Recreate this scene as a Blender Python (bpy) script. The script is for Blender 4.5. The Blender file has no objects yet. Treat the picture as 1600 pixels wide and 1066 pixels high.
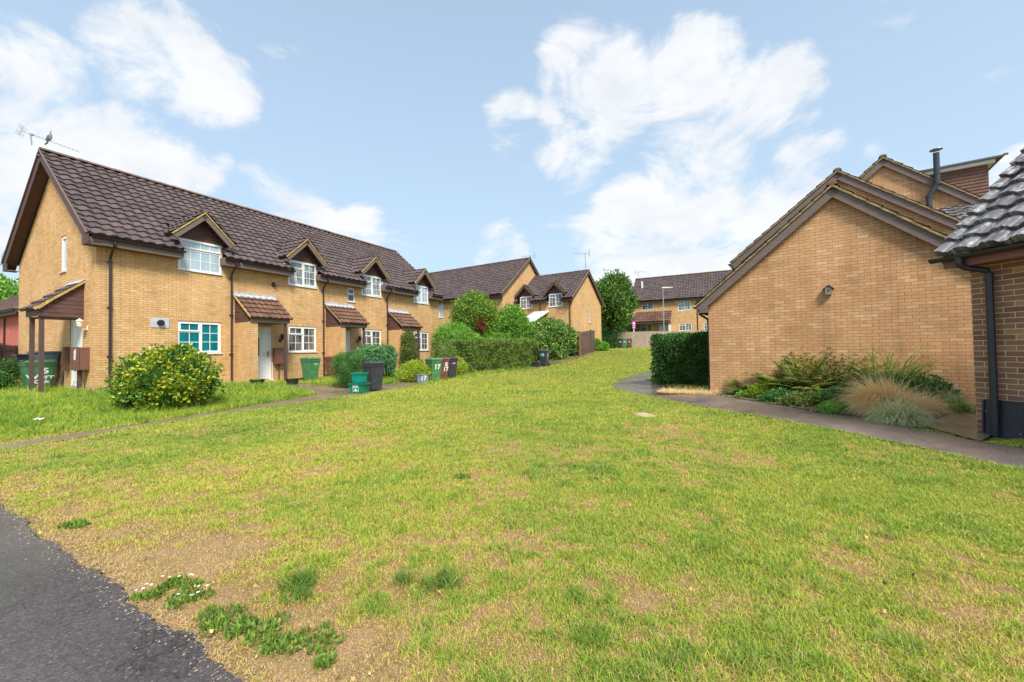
import bpy, math, random
import numpy as np
from mathutils import Vector, Matrix
from mathutils.geometry import tessellate_polygon
random.seed(7); rng = np.random.default_rng(7)
R = math.radians
scn = bpy.context.scene
col = scn.collection

# ------------------------------------------------------------------ camera model (measured from the photograph)
F, PITCH, ROLL, YAW = 635.0, 0.0214771, -0.0160051, 0.4812025
CH = 1.4
_f = np.array([0, math.cos(PITCH), math.sin(PITCH)]); _up = np.array([0, -math.sin(PITCH), math.cos(PITCH)]); _r = np.array([1., 0, 0])
CR = math.cos(ROLL)*_r + math.sin(ROLL)*_up; CU = -math.sin(ROLL)*_r + math.cos(ROLL)*_up; CF = _f
def ray(u, v): return CF + CR*(u-800)/F + CU*(533-v)/F
def smooth(t): t = np.clip(t, 0, 1); return t*t*(3-2*t)
D1 = np.array([math.sin(YAW), math.cos(YAW)]); D2 = np.array([math.cos(YAW), -math.sin(YAW)])
TC = np.array([-12.5314, 12.2325])
def H(x, y):
    x = np.asarray(x, float); y = np.asarray(y, float)
    zs = 0
    for o in (-2, -1, 0, 1, 2):
        zs = zs + np.interp(y+o, [-5, 12, 15, 19, 27, 30, 32, 36, 45, 50, 60, 90], [0, 0, .01, .06, .33, .74, 1.02, 1.22, 1.40, 1.50, 2.2, 2.6])
    z = zs/5
    s = (x-TC[0])*D1[0]+(y-TC[1])*D1[1]; d = (x-TC[0])*D2[0]+(y-TC[1])*D2[1]
    g = np.interp(s, [-3, 0, 5, 10, 16, 20], [.28, .31, .19, .22, .33, .42])
    w = smooth((6.0-d)/4.5)*(1-smooth((s-17)/5))
    z = z*(1-w)+g*w
    z = z + .1*smooth((x-4.2)/1.5)*(1-smooth((y-14)/6))
    return z
def gh(x, y): return float(H(x, y))
def at(u, v, lim=70):
    d = ray(u, v); t = 1.0; p = None
    while t < lim:
        q = np.array([0, 0, CH])+d*t
        if q[2] < gh(q[0], q[1]):
            lo, hi = t-.25, t
            for _ in range(20):
                m = (lo+hi)/2; q = np.array([0, 0, CH])+d*m
                if q[2] < gh(q[0], q[1]): hi = m
                else: lo = m
            return q
        t += .25
    return np.array([0, 0, CH])+d*lim/d[1]
def pt(u, v, Y):
    d = ray(u, v); return np.array([0, 0, CH])+d*(Y/d[1])

# ------------------------------------------------------------------ node helpers
def nmat(name):
    m = bpy.data.materials.new(name); m.use_nodes = True
    nt = m.node_tree; b = nt.nodes['Principled BSDF']
    return m, nt, b
def nd(nt, t, **kw):
    n = nt.nodes.new(t)
    for k, v in kw.items():
        if k.startswith('i_'): n.inputs[k[2:].replace('_', ' ')].default_value = v
        else: setattr(n, k, v)
    return n
def c4(c): return (c[0], c[1], c[2], 1)
def ramp(nt, fac, stops):
    r = nt.nodes.new('ShaderNodeValToRGB'); e = r.color_ramp.elements
    while len(e) < len(stops): e.new(.5)
    for k, (p, c) in enumerate(stops): e[k].position = p; e[k].color = c4(c)
    nt.links.new(fac, r.inputs[0]); return r.outputs[0]
def mixc(nt, fac, a, b, mode='MIX'):
    n = nt.nodes.new('ShaderNodeMix'); n.data_type = 'RGBA'; n.blend_type = mode
    for k, s in ((0, fac), (6, a), (7, b)):
        if hasattr(s, 'is_linked'): nt.links.new(s, n.inputs[k])
        elif k == 0: n.inputs[0].default_value = s
        else: n.inputs[k].default_value = c4(s)
    return n.outputs[2]
def noise(nt, vec, scale, detail=4, rough=.6, dist=0):
    n = nd(nt, 'ShaderNodeTexNoise'); n.inputs['Scale'].default_value = scale; n.inputs['Detail'].default_value = detail
    n.inputs['Roughness'].default_value = rough; n.inputs['Distortion'].default_value = dist
    if vec is not None: nt.links.new(vec, n.inputs['Vector'])
    return n.outputs['Fac']
def bump(nt, b, h, strength=.3, dist=.01):
    n = nd(nt, 'ShaderNodeBump'); n.inputs['Strength'].default_value = strength; n.inputs['Distance'].default_value = dist
    nt.links.new(h, n.inputs['Height']); nt.links.new(n.outputs[0], b.inputs['Normal'])
def objco(nt): return nd(nt, 'ShaderNodeTexCoord').outputs['Object']
def uvco(nt): return nd(nt, 'ShaderNodeTexCoord').outputs['UV']
MATS = {}
def plain(name, c, rough=.6, var=.12, scale=6, metal=0, spec=.5, bmp=0, bs=60):
    if name in MATS: return MATS[name]
    m, nt, b = nmat(name); co = objco(nt)
    n = noise(nt, co, scale, 6)
    lo = tuple(x*(1-var) for x in c); hi = tuple(min(1, x*(1+var)) for x in c)
    nt.links.new(ramp(nt, n, [(.3, lo), (.7, hi)]), b.inputs['Base Color'])
    b.inputs['Roughness'].default_value = rough; b.inputs['Metallic'].default_value = metal
    b.inputs['Specular IOR Level'].default_value = spec
    if bmp: bump(nt, b, noise(nt, co, bs, 4), bmp, .01)
    MATS[name] = m; return m
def brick(name, a, bb, mortar, stain=(.35, .3, .25), dirt=.25, third=None, low=(.80, .80, .74)):
    if name in MATS: return MATS[name]
    m, nt, b = nmat(name); uv = uvco(nt); L = nt.links
    br = nd(nt, 'ShaderNodeTexBrick'); br.offset = .5; br.squash = 1
    br.inputs['Scale'].default_value = 1; br.inputs['Brick Width'].default_value = .225; br.inputs['Row Height'].default_value = .075
    br.inputs['Mortar Size'].default_value = .0052; br.inputs['Mortar Smooth'].default_value = .25; br.inputs['Bias'].default_value = 0
    br.inputs['Color1'].default_value = c4((0, 0, 0)); br.inputs['Color2'].default_value = c4((1, 1, 1)); br.inputs['Mortar'].default_value = c4((.5, .5, .5))
    # slightly wobbly courses
    L.new(uv, br.inputs['Vector'])
    rnd = br.outputs['Color']
    hi = third or tuple(min(1, x*1.25) for x in a)
    body = ramp(nt, rnd, [(0, bb), (.35, a), (.7, tuple((x+y)/2 for x, y in zip(a, bb))), (1, hi)])
    sp = noise(nt, uv, 90, 3)
    body = mixc(nt, .35, body, ramp(nt, sp, [(.3, tuple(x*.6 for x in a)), (.7, tuple(min(1, x*1.3) for x in a))]), 'MIX')
    big = noise(nt, uv, .9, 6, .65)
    mort = mixc(nt, noise(nt, uv, 25, 3), tuple(x*.8 for x in mortar), mortar)
    colr = mixc(nt, br.outputs['Fac'], body, mort)
    st = ramp(nt, big, [(.38, (1, 1, 1)), (.75, tuple(1-dirt*(1-x) for x in stain))])
    colr = mixc(nt, 1.0, colr, st, 'MULTIPLY')
    # damp, greyish first courses above the ground
    sep = nd(nt, 'ShaderNodeSeparateXYZ'); L.new(uv, sep.inputs[0])
    ad = nd(nt, 'ShaderNodeMath', operation='MULTIPLY_ADD'); L.new(noise(nt, uv, 2.5, 5), ad.inputs[0]); ad.inputs[1].default_value = 1.2; L.new(sep.outputs[1], ad.inputs[2])
    lowm = ramp(nt, ad.outputs[0], [(.55, low), (1.3, (1, 1, 1))])
    colr = mixc(nt, 1.0, colr, lowm, 'MULTIPLY')
    mpv = nd(nt, 'ShaderNodeMapping'); L.new(uv, mpv.inputs[0]); mpv.inputs['Scale'].default_value = (5, .45, 1)
    colr = mixc(nt, 1.0, colr, ramp(nt, noise(nt, mpv.outputs[0], 1.0, 6, .7), [(.32, (.86, .85, .84)), (.6, (1.04, 1.04, 1.04)), (.78, (1.12, 1.12, 1.14))]), 'MULTIPLY')
    L.new(colr, b.inputs['Base Color']); b.inputs['Roughness'].default_value = .85; b.inputs['Specular IOR Level'].default_value = .3
    inv = nd(nt, 'ShaderNodeMath', operation='SUBTRACT'); inv.inputs[0].default_value = 1; L.new(br.outputs['Fac'], inv.inputs[1])
    h = nd(nt, 'ShaderNodeMath', operation='MULTIPLY_ADD'); L.new(sp, h.inputs[0]); h.inputs[1].default_value = .35; L.new(inv.outputs[0], h.inputs[2])
    bump(nt, b, h.outputs[0], .5, .006)
    MATS[name] = m; return m
def tilemat(name, a, b2, lich, lich_amt=.55, rough=.6, ls=3.2):
    if name in MATS: return MATS[name]
    m, nt, b = nmat(name); uv = uvco(nt); L = nt.links
    sep = nd(nt, 'ShaderNodeSeparateXYZ'); L.new(uv, sep.inputs[0])
    def fl(o, s):
        d = nd(nt, 'ShaderNodeMath', operation='DIVIDE'); L.new(o, d.inputs[0]); d.inputs[1].default_value = s
        f = nd(nt, 'ShaderNodeMath', operation='FLOOR'); L.new(d.outputs[0], f.inputs[0]); return f.outputs[0]
    cb = nd(nt, 'ShaderNodeCombineXYZ'); L.new(fl(sep.outputs[0], .3), cb.inputs[0]); L.new(fl(sep.outputs[1], .33), cb.inputs[1])
    wn = nd(nt, 'ShaderNodeTexWhiteNoise'); wn.noise_dimensions = '2D'; L.new(cb.outputs[0], wn.inputs['Vector'])
    base = ramp(nt, wn.outputs['Value'], [(0, a), (.6, b2), (1, tuple(min(1, x*1.35) for x in b2))])
    base = mixc(nt, .4, base, ramp(nt, noise(nt, uv, 40, 4), [(.3, tuple(x*.5 for x in a)), (.7, tuple(min(1, x*1.6) for x in b2))]))
    ln = noise(nt, uv, ls, 8, .75)
    msk = ramp(nt, ln, [(lich_amt, (0, 0, 0)), (lich_amt+.14, (1, 1, 1))])
    L.new(mixc(nt, msk, base, lich), b.inputs['Base Color'])
    b.inputs['Roughness'].default_value = rough; b.inputs['Specular IOR Level'].default_value = .45
    bump(nt, b, noise(nt, uv, 70, 3), .25, .004)
    MATS[name] = m; return m
def woodmat(name, c, var=.35, stretch=(3, 3, 60), rough=.7):
    if name in MATS: return MATS[name]
    m, nt, b = nmat(name); L = nt.links
    mp = nd(nt, 'ShaderNodeMapping'); L.new(objco(nt), mp.inputs[0]); mp.inputs['Scale'].default_value = stretch
    n = noise(nt, mp.outputs[0], 1.3, 6, .65)
    L.new(ramp(nt, n, [(.3, tuple(x*(1-var) for x in c)), (.7, tuple(min(1, x*(1+var)) for x in c))]), b.inputs['Base Color'])
    b.inputs['Roughness'].default_value = rough; bump(nt, b, n, .25, .004)
    MATS[name] = m; return m
def leafmat(name, stops, trans=.25, rough=.5, nz=0, nzc=None):
    if name in MATS: return MATS[name]
    lb = {'golden_leaf': 1.0, 'lawn_blade': 1.0, 'red_leaf': .8, 'golden_grass_blade': 1.0, 'grey_green_grass_blade': 1.1, 'weed_leaf': 1.2, 'tree_leaf': 1.55, 'dark_hedge_leaf': 2.1, 'variegated_leaf': 1.15}.get(name, 1.5)
    stops = [(p_, tuple(min(.95, x*lb) for x in c_)) for p_, c_ in stops]
    m, nt, b = nmat(name); L = nt.links
    at_ = nd(nt, 'ShaderNodeAttribute'); at_.attribute_name = 'tone'
    cr = ramp(nt, at_.outputs['Fac'], stops)
    if nz: cr = mixc(nt, ramp(nt, noise(nt, objco(nt), nz, 3), [(.5, (0, 0, 0)), (.62, (1, 1, 1))]), cr, nzc)
    L.new(cr, b.inputs['Base Color']); b.inputs['Roughness'].default_value = rough; b.inputs['Specular IOR Level'].default_value = .35
    tr = nd(nt, 'ShaderNodeBsdfTranslucent'); L.new(cr, tr.inputs['Color'])
    mx = nd(nt, 'ShaderNodeMixShader'); mx.inputs[0].default_value = trans
    L.new(b.outputs[0], mx.inputs[1]); L.new(tr.outputs[0], mx.inputs[2]); L.new(mx.outputs[0], nt.nodes['Material Output'].inputs[0])
    MATS[name] = m; return m
def glassmat(name, c, rough=.06, sc=2.0, c2=None, spec=.8):
    if name in MATS: return MATS[name]
    m, nt, b = nmat(name); L = nt.links
    mg = nd(nt, 'ShaderNodeMapping'); L.new(objco(nt), mg.inputs[0]); mg.inputs['Scale'].default_value = (3.2, 3.2, .7); n = noise(nt, mg.outputs[0], sc, 5, .6)
    L.new(ramp(nt, n, [(.4, c), (.62, c2 or tuple(x*1.5 for x in c))]), b.inputs['Base Color'])
    b.inputs['Roughness'].default_value = rough; b.inputs['Specular IOR Level'].default_value = spec; b.inputs['IOR'].default_value = 1.7
    MATS[name] = m; return m

BRK = brick('buff_brick', (.73, .455, .21), (.56, .30, .11), (.33, .20, .09), third=(.78, .54, .30), low=(1.06, 1.12, 1.35))
BRG = brick('weathered_buff_brick', (.64, .365, .18), (.51, .265, .115), (.30, .175, .09), dirt=.4, third=(.74, .50, .29), low=(1.08, 1.12, 1.3))
BRD = brick('dark_multi_brick', (.32, .165, .115), (.15, .075, .062), (.78, .58, .31), dirt=.2, third=(.46, .31, .16))
BRR = brick('red_brick', (.60, .16, .12), (.50, .12, .09), (.45, .26, .2))
TIL = tilemat('brown_roof_tiles', (.050, .036, .036), (.098, .070, .068), (.24, .17, .09), .58, .8)
TIP = tilemat('rusty_porch_tiles', (.085, .045, .032), (.15, .078, .05), (.26, .15, .06), .56)
TIN = tilemat('lichened_roof_tiles', (.075, .07, .072), (.13, .12, .125), (.50, .50, .49), .50, .45, 11)
RDG = plain('ridge_tile', (.16, .095, .07), .8, .4, 5, bmp=.4)
FAS = woodmat('brown_stained_wood', (.095, .052, .048), .3)
FAG = woodmat('weathered_brown_wood', (.16, .115, .10), .3)
CLAD = woodmat('brown_cladding_wood', (.105, .05, .042), .45, (2, 2, 18))
MOR = plain('mossy_verge_mortar', (.44, .31, .10), .9, .45, 9, bmp=.5)
MORG = plain('weathered_verge_mortar', (.27, .195, .09), .9, .45, 9, bmp=.5)
BLK = plain('black_plastic', (.022, .02, .028), .32, .2)
GUT = plain('brown_black_plastic', (.035, .022, .028), .35, .2)
WHT = plain('white_plastic', (.82, .82, .80), .35, .04)
WHS = plain('white_sill', (.70, .69, .66), .5, .1)
LEAD = plain('lead_flashing', (.42, .45, .48), .5, .25, 8)
G_SKY = glassmat('window_glass', (.05, .07, .08), .05, 2.0, (.34, .38, .38))
G_DRK = glassmat('dark_window_glass', (.015, .018, .02), .04, 1.6, (.20, .19, .17), spec=.5)
G_TEAL = glassmat('teal_blind_glass', (.0, .14, .17), .12, 1.2, (.005, .20, .235), spec=.5)
G_BLUE = glassmat('pale_blue_glass', (.34, .45, .52), .08, 1.5, (.42, .52, .58))
FENC = woodmat('dark_fence_wood', (.105, .065, .05), .4, (14, 14, 1.5))
FENG = woodmat('grey_fence_wood', (.36, .28, .21), .35, (14, 14, 1.5))
CONC = plain('concrete', (.36, .31, .26), .85, .25, 5, bmp=.4)
BARK = plain('bark', (.10, .07, .05), .9, .3, 12, bmp=.6)

# ------------------------------------------------------------------ mesh builder
def fin(o, parent=None, **p):
    col.objects.link(o)
    if parent is not None: o.parent = parent
    for k, v in p.items(): o[k] = v
    return o
def np_mesh(name, V, FA, mats, UV=None, tone=None, smooth_=False, parent=None, **props):
    """V Nx3, FA list/array of quads or tris (M x k)"""
    me = bpy.data.meshes.new(name)
    FA = np.asarray(FA, np.int32); k = FA.shape[1]
    me.vertices.add(len(V)); me.vertices.foreach_set('co', np.asarray(V, np.float32).ravel())
    me.loops.add(FA.size); me.loops.foreach_set('vertex_index', FA.ravel())
    me.polygons.add(len(FA)); me.polygons.foreach_set('loop_start', np.arange(0, FA.size, k, dtype=np.int32))
    me.polygons.foreach_set('use_smooth', np.full(len(FA), smooth_))
    if UV is not None:
        l = me.uv_layers.new(name='UVMap'); l.data.foreach_set('uv', np.asarray(UV, np.float32)[FA.ravel()].ravel())
    if tone is not None:
        a = me.attributes.new('tone', 'FLOAT', 'POINT'); a.data.foreach_set('value', np.asarray(tone, np.float32))
    me.update(calc_edges=True)
    for m in (mats if isinstance(mats, (list, tuple)) else [mats]): me.materials.append(m)
    return fin(bpy.data.objects.new(name, me), parent, **props)
class MB:
    def __init__(s, M=None): s.v = []; s.f = []; s.uv = []; s.m = []; s.sm = []; s.M = M or Matrix.Identity(4)
    def face(s, pts, uvs=None, mat=0, sm=False):
        b = len(s.v)
        for p in pts: s.v.append(s.M @ Vector(p))
        s.f.append(tuple(range(b, b+len(pts)))); s.m.append(mat); s.sm.append(sm)
        if uvs is None:
            a, b_, c = Vector(pts[0]), Vector(pts[1]), Vector(pts[2]); n = (b_-a).cross(c-a)
            ax = max(range(3), key=lambda i: abs(n[i]))
            uvs = [((p[1], p[2]) if ax == 0 else (p[0], p[2]) if ax == 1 else (p[0], p[1])) for p in pts]
        s.uv.append(uvs)
    def box(s, x0, x1, y0, y1, z0, z1, mat=0, swap=False):
        if x0 > x1: x0, x1 = x1, x0
        if y0 > y1: y0, y1 = y1, y0
        if z0 > z1: z0, z1 = z1, z0
        P = [(x0, y0, z0), (x1, y0, z0), (x1, y1, z0), (x0, y1, z0), (x0, y0, z1), (x1, y0, z1), (x1, y1, z1), (x0, y1, z1)]
        for q in ((0, 3, 2, 1), (4, 5, 6, 7), (0, 1, 5, 4), (1, 2, 6, 5), (2, 3, 7, 6), (3, 0, 4, 7)):
            pp = [P[i] for i in q]
            if swap: s.face(pp, [(p[2]-z0+.005, p[0]*1.0) for p in pp], mat)
            else: s.face(pp, None, mat)
    def beam(s, a, b, w, h, up=(0, 0, 1), mat=0):
        """box from a to b; w across, h hanging below the line a-b"""
        a, b = Vector(a), Vector(b); d = (b-a).normalized(); sd = d.cross(Vector(up)).normalized(); u = sd.cross(d).normalized()
        P = []
        for e in (a, b):
            for (i, j) in ((-.5, -1), (.5, -1), (.5, 0), (-.5, 0)): P.append(e+sd*w*i+u*h*j)
        for q in ((0, 1, 2, 3), (7, 6, 5, 4), (0, 4, 5, 1), (1, 5, 6, 2), (2, 6, 7, 3), (3, 7, 4, 0)): s.face([tuple(P[i]) for i in q][::-1], None, mat)
    def tube(s, pts, r, n=10, mat=0, cap=True, r2=None):
        pts = [Vector(p) for p in pts]; rings = []
        for i, p in enumerate(pts):
            d = (pts[min(i+1, len(pts)-1)]-pts[max(i-1, 0)]).normalized()
            a = Vector((0, 0, 1)) if abs(d.z) < .9 else Vector((1, 0, 0)); e1 = d.cross(a).normalized(); e2 = d.cross(e1)
            rr = r if r2 is None else r+(r2-r)*i/(len(pts)-1)
            rings.append([p+(e1*math.cos(2*math.pi*k/n)+e2*math.sin(2*math.pi*k/n))*rr for k in range(n)])
        for i in range(len(rings)-1):
            for k in range(n):
                k2 = (k+1) % n; s.face([tuple(rings[i][k]), tuple(rings[i][k2]), tuple(rings[i+1][k2]), tuple(rings[i+1][k])], None, mat, True)
        if cap: s.face([tuple(p) for p in rings[0]], None, mat); s.face([tuple(p) for p in rings[-1][::-1]], None, mat)
    def gutter(s, a, b, r=.055, mat=0):
        a, b = Vector(a), Vector(b); d = (b-a).normalized(); sd = d.cross(Vector((0, 0, 1))).normalized(); n = 8; t = .006
        pr = [(-r*math.cos(math.pi*k/n), -r*math.sin(math.pi*k/n)) for k in range(n+1)]+[((r-t)*math.cos(math.pi*k/n), -(r-t)*math.sin(math.pi*k/n)) for k in range(n+1)]
        A = [a+sd*p[0]+Vector((0, 0, p[1])) for p in pr]; B = [b+sd*p[0]+Vector((0, 0, p[1])) for p in pr]
        for k in range(len(pr)):
            k2 = (k+1) % len(pr); s.face([tuple(A[k]), tuple(A[k2]), tuple(B[k2]), tuple(B[k])], None, mat, k != n and k != len(pr)-1)
        for E in (A, B): s.face([tuple(p) for p in E[:n+1]], None, mat)
    def lathe(s, prof, c=(0, 0, 0), n=16, mat=0):
        for i in range(len(prof)-1):
            for k in range(n):
                a0, a1 = 2*math.pi*k/n, 2*math.pi*(k+1)/n; (r0, z0), (r1, z1) = prof[i], prof[i+1]
                s.face([(c[0]+r0*math.cos(a0), c[1]+r0*math.sin(a0), c[2]+z0), (c[0]+r0*math.cos(a1), c[1]+r0*math.sin(a1), c[2]+z0), (c[0]+r1*math.cos(a1), c[1]+r1*math.sin(a1), c[2]+z1), (c[0]+r1*math.cos(a0), c[1]+r1*math.sin(a0), c[2]+z1)], None, mat, True)
    def wall(s, outline, holes=(), reveal=.09, y=0.0, mat=0):
        """planar wall in y=const facing -y; outline/holes in (x,z); holes are rects x0,x1,z0,z1"""
        polys = [[Vector((x, z, 0)) for x, z in outline]]
        for (x0, x1, z0, z1) in holes: polys.append([Vector((x0, z0, 0)), Vector((x0, z1, 0)), Vector((x1, z1, 0)), Vector((x1, z0, 0))])
        flat = [p for q in polys for p in q]
        for t in tessellate_polygon(polys):
            a, b, c = [flat[i] for i in t]
            if (b-a).cross(c-a).z < 0: b, c = c, b
            s.face([(p.x, y, p.y) for p in (a, b, c)], [(p.x, p.y) for p in (a, b, c)], mat)
        for (x0, x1, z0, z1) in holes:
            s.face([(x0, y, z0), (x0, y, z1), (x0, y+reveal, z1), (x0, y+reveal, z0)], None, mat)
            s.face([(x1, y, z0), (x1, y+reveal, z0), (x1, y+reveal, z1), (x1, y, z1)], None, mat)
            s.face([(x0, y, z1), (x1, y, z1), (x1, y+reveal, z1), (x0, y+reveal, z1)], None, mat)
            s.face([(x0, y, z0), (x0, y+reveal, z0), (x1, y+reveal, z0), (x1, y, z0)], None, mat)
    def build(s, name, mats, parent=None, **props):
        me = bpy.data.meshes.new(name); me.from_pydata([tuple(v) for v in s.v], [], s.f)
        for m in (mats if isinstance(mats, (list, tuple)) else [mats]): me.materials.append(m)
        me.polygons.foreach_set('material_index', s.m); me.polygons.foreach_set('use_smooth', s.sm)
        l = me.uv_layers.new(name='UVMap'); k = 0
        flat = [c for q in s.uv for c in q]
        l.data.foreach_set('uv', [x for c in flat for x in c])
        me.update(); return fin(bpy.data.objects.new(name, me), parent, **props)
def thing(name, label, cat, loc, rz=0, group=None):
    o = bpy.data.objects.new(name, None); o.empty_display_size = .2
    o.location = loc; o.rotation_euler = (0, 0, rz); fin(o); o['label'] = label; o['category'] = cat
    if group: o['group'] = group
    return o
def TM(x, y, z, rz=0): return Matrix.Translation((x, y, z)) @ Matrix.Rotation(rz, 4, 'Z')

# roof tiles: real profiled courses
def tile_arrays(O, A, U, L, HH, keep=None, sub=6, p=.3, g=.33, amp=.046, lift=.05):
    O, A, U = np.array(O, float), np.array(A, float), np.array(U, float); N = np.cross(A, U); N /= np.linalg.norm(N)
    nc = max(2, int(round(L/p*sub))+1); xs = np.linspace(0, L, nc)
    ph = (xs/p) % 1.0; prof = amp*(np.clip(np.cos(2*np.pi*ph)*.62+.38, 0, 1)**.8) - .006*np.cos(4*np.pi*ph)
    nr = int(math.ceil(HH/g)); Vs = []; Fs = []; UVs = []; off = 0
    for j in range(nr):
        y0 = j*g; y1 = min(HH, (j+1)*g+.02); wob = rng.normal(0, .0035, nc) if sub > 3 else 0
        wob2 = np.repeat(rng.normal(0, .005, nc//sub+2), sub)[:nc]
        rows = [(y0+.012, prof*.30+lift-.085), (y0+wob2, prof+lift+wob), (y1, prof*.9+.004)]
        for (yy, hh) in rows:
            P = O+np.outer(xs, A)+np.outer(np.broadcast_to(yy, nc), U)+np.outer(np.broadcast_to(hh, nc), N); Vs.append(P)
            UVs.append(np.stack([xs, np.full(nc, y0+.12)+(0.1 if yy is y1 else 0)], 1))
        for k in (0, 1):
            i = np.arange(nc-1)+off+k*nc; q = np.stack([i, i+1, i+1+nc, i+nc], 1)
            if keep is not None:
                cx = (xs[:-1]+xs[1:])/2; yc = (y0+y1)/2; msk = np.array([keep(c, yc) for c in cx]); q = q[msk]
            Fs.append(q)
        if j > 0:
            i = np.arange(nc-1)+off-nc; q = np.stack([i, i+1, i+1+nc, i+nc], 1)
            if keep is not None: q = q[msk]
            Fs.append(q)
        off += 3*nc
    return np.concatenate(Vs), np.concatenate(Fs), np.concatenate(UVs)
def tiles_obj(name, slopes, mat, parent, **props):
    V = []; Fq = []; UV = []; o = 0
    for a in slopes: V.append(a[0]); Fq.append(a[1]+o); UV.append(a[2]); o += len(a[0])
    ob = np_mesh(name, np.concatenate(V), np.concatenate(Fq), mat, np.concatenate(UV), parent=parent, smooth_=False, **props)
    return ob
def ridge_tiles(mb, a, b, r=.11, mat=0):
    a, b = Vector(a), Vector(b); d = (b-a); L = d.length; d.normalize(); sd = d.cross(Vector((0, 0, 1))).normalized(); n = max(1, int(L/.45)); st = L/n
    for k in range(n):
        p = a+d*st*k; q = p+d*(st+.02); dz = random.uniform(-.006, .008)
        for i in range(6):
            t0, t1 = math.pi*i/6, math.pi*(i+1)/6
            f = lambda c, t, rr: c+sd*math.cos(t)*rr+Vector((0, 0, math.sin(t)*rr*.75-.04+dz))
            mb.face([tuple(f(p, t0, r+.012)), tuple(f(p, t1, r+.012)), tuple(f(q, t1, r)), tuple(f(q, t0, r))], None, mat, True)
        mb.face([tuple(p+sd*math.cos(math.pi*i/6)*(r+.012)+Vector((0, 0, math.sin(math.pi*i/6)*(r+.012)*.75-.04+dz))) for i in range(7)], None, mat)

# windows: canonical plane y=0 facing -y
def window(parent, M, x0, x1, z0, z1, lights, glass=G_SKY, sill=True, setback=.035, fw=.05, name='window', open_light=None):
    w, h = x1-x0, z1-z0; mb = MB(M); y0, y1 = setback, setback+.06
    mb.box(x0, x1, y0, y1, z0, z0+fw); mb.box(x0, x1, y0, y1, z1-fw, z1); mb.box(x0, x0+fw, y0, y1, z0+fw, z1-fw); mb.box(x1-fw, x1, y0, y1, z0+fw, z1-fw)
    mb.box(x0+fw*.9, x1-fw*.9, y1-.012, y1-.002, z0+fw*.9, z1-fw*.9)
    gl = MB(M)
    for li, (a, b, c, d, nx, nz, sash) in enumerate(lights):
        lx0, lx1, lz0, lz1 = x0+w*a, x0+w*b, z0+h*c, z0+h*d
        if open_light == li: continue
        sw = .05 if sash else .022; yy = y0-.018 if sash else y0+.004
        mb.box(lx0, lx1, yy, y1-.01, lz0, lz0+sw); mb.box(lx0, lx1, yy, y1-.01, lz1-sw, lz1); mb.box(lx0, lx0+sw, yy, y1-.01, lz0+sw, lz1-sw); mb.box(lx1-sw, lx1, yy, y1-.01, lz0+sw, lz1-sw)
        gx0, gx1, gz0, gz1 = lx0+sw, lx1-sw, lz0+sw, lz1-sw
        gy = y0+.018; ti = random.uniform(-.003, .003)
        gl.face([(gx0, gy+ti, gz0), (gx1, gy, gz0), (gx1, gy-ti, gz1), (gx0, gy, gz1)])
        for i in range(1, nx): x = gx0+(gx1-gx0)*i/nx; mb.box(x-.011, x+.011, gy-.008, gy-.003, gz0, gz1)
        for i in range(1, nz): z = gz0+(gz1-gz0)*i/nz; mb.box(gx0, gx1, gy-.0085, gy-.0035, z-.011, z+.011)
    o = mb.build(name, WHT, parent); gl.build('pane', glass, o)
    if open_light is not None:
        a, b, c, d, nx, nz, sash = lights[open_light]; lx0, lx1, lz0, lz1 = x0+w*a, x0+w*b, z0+h*c, z0+h*d
        om = MB(M @ Matrix.Translation((0, y0-.02, lz1)) @ Matrix.Rotation(R(-38), 4, 'X')); hh = lz1-lz0
        om.box(lx0, lx1, -.02, .02, -hh, -hh+.05); om.box(lx0, lx1, -.02, .02, -.05, 0); om.box(lx0, lx0+.05, -.02, .02, -hh+.05, -.05); om.box(lx1-.05, lx1, -.02, .02, -hh+.05, -.05)
        oo = om.build('open_casement', WHT, o)
        g2 = MB(om.M); g2.box(lx0+.05, lx1-.05, -.004, .004, -hh+.05, -.05); g2.v and g2.build('casement_pane', G_BLUE, o)
        g3 = MB(M); g3.face([(lx0, y0+.03, lz0), (lx1, y0+.03, lz0), (lx1, y0+.03, lz1), (lx0, y0+.03, lz1)]); g3.build('pane', G_DRK, o)
    if sill:
        sb = MB(M); sb.box(x0-.03, x1+.03, -.045, setback+.02, z0-.03, z0-.002); sb.build('sill', WHS, o)
    return o
LT_COT = [(0.03, .5, .68, .96, 2, 1, True), (0.03, .5, .04, .665, 2, 2, False), (.51, .97, .04, .96, 2, 3, True)]
LT_TWO = [(0.03, .5, .68, .96, 2, 1, True), (0.03, .5, .04, .665, 2, 2, False), (.51, .97, .04, .96, 2, 3, True)]
LT_WIDE = [(.03, .97, .70, .97, 4, 1, True), (.03, .97, .03, .66, 4, 2, False)]
LT_SM = [(.06, .94, .55, .95, 1, 1, True), (.06, .94, .04, .52, 1, 1, False)]
def soldier(mb, x0, x1, z, y=0):
    mb.box(x0-.12, x1+.12, y-.004, y+.03, z, z+.215, swap=True)
def pipe(parent, pts, r=.036, mat=None, name='downpipe', brackets=(), M=None):
    mb = MB(M); mb.tube(pts, r)
    for (x, y, z) in brackets: mb.tube([(x, y, z-.025), (x, y, z+.025)], r+.009); mb.box(x-r*1.9, x+r*1.9, y, y+r+.012, z-.014, z+.014)
    return mb.build(name, mat or GUT, parent)
def bargeboards(mb, xa, za, xc, zc, y, th=.03, h=.19):
    """mirror pair: feet at xc-/+xa.. from (xa,za) to apex (xc,zc) in plane y"""
    for sx in (-1, 1):
        fx = xc+sx*xa; mb.beam((fx, y, za), (xc, y, zc), th, h, up=(0, 0, 1))

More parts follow.
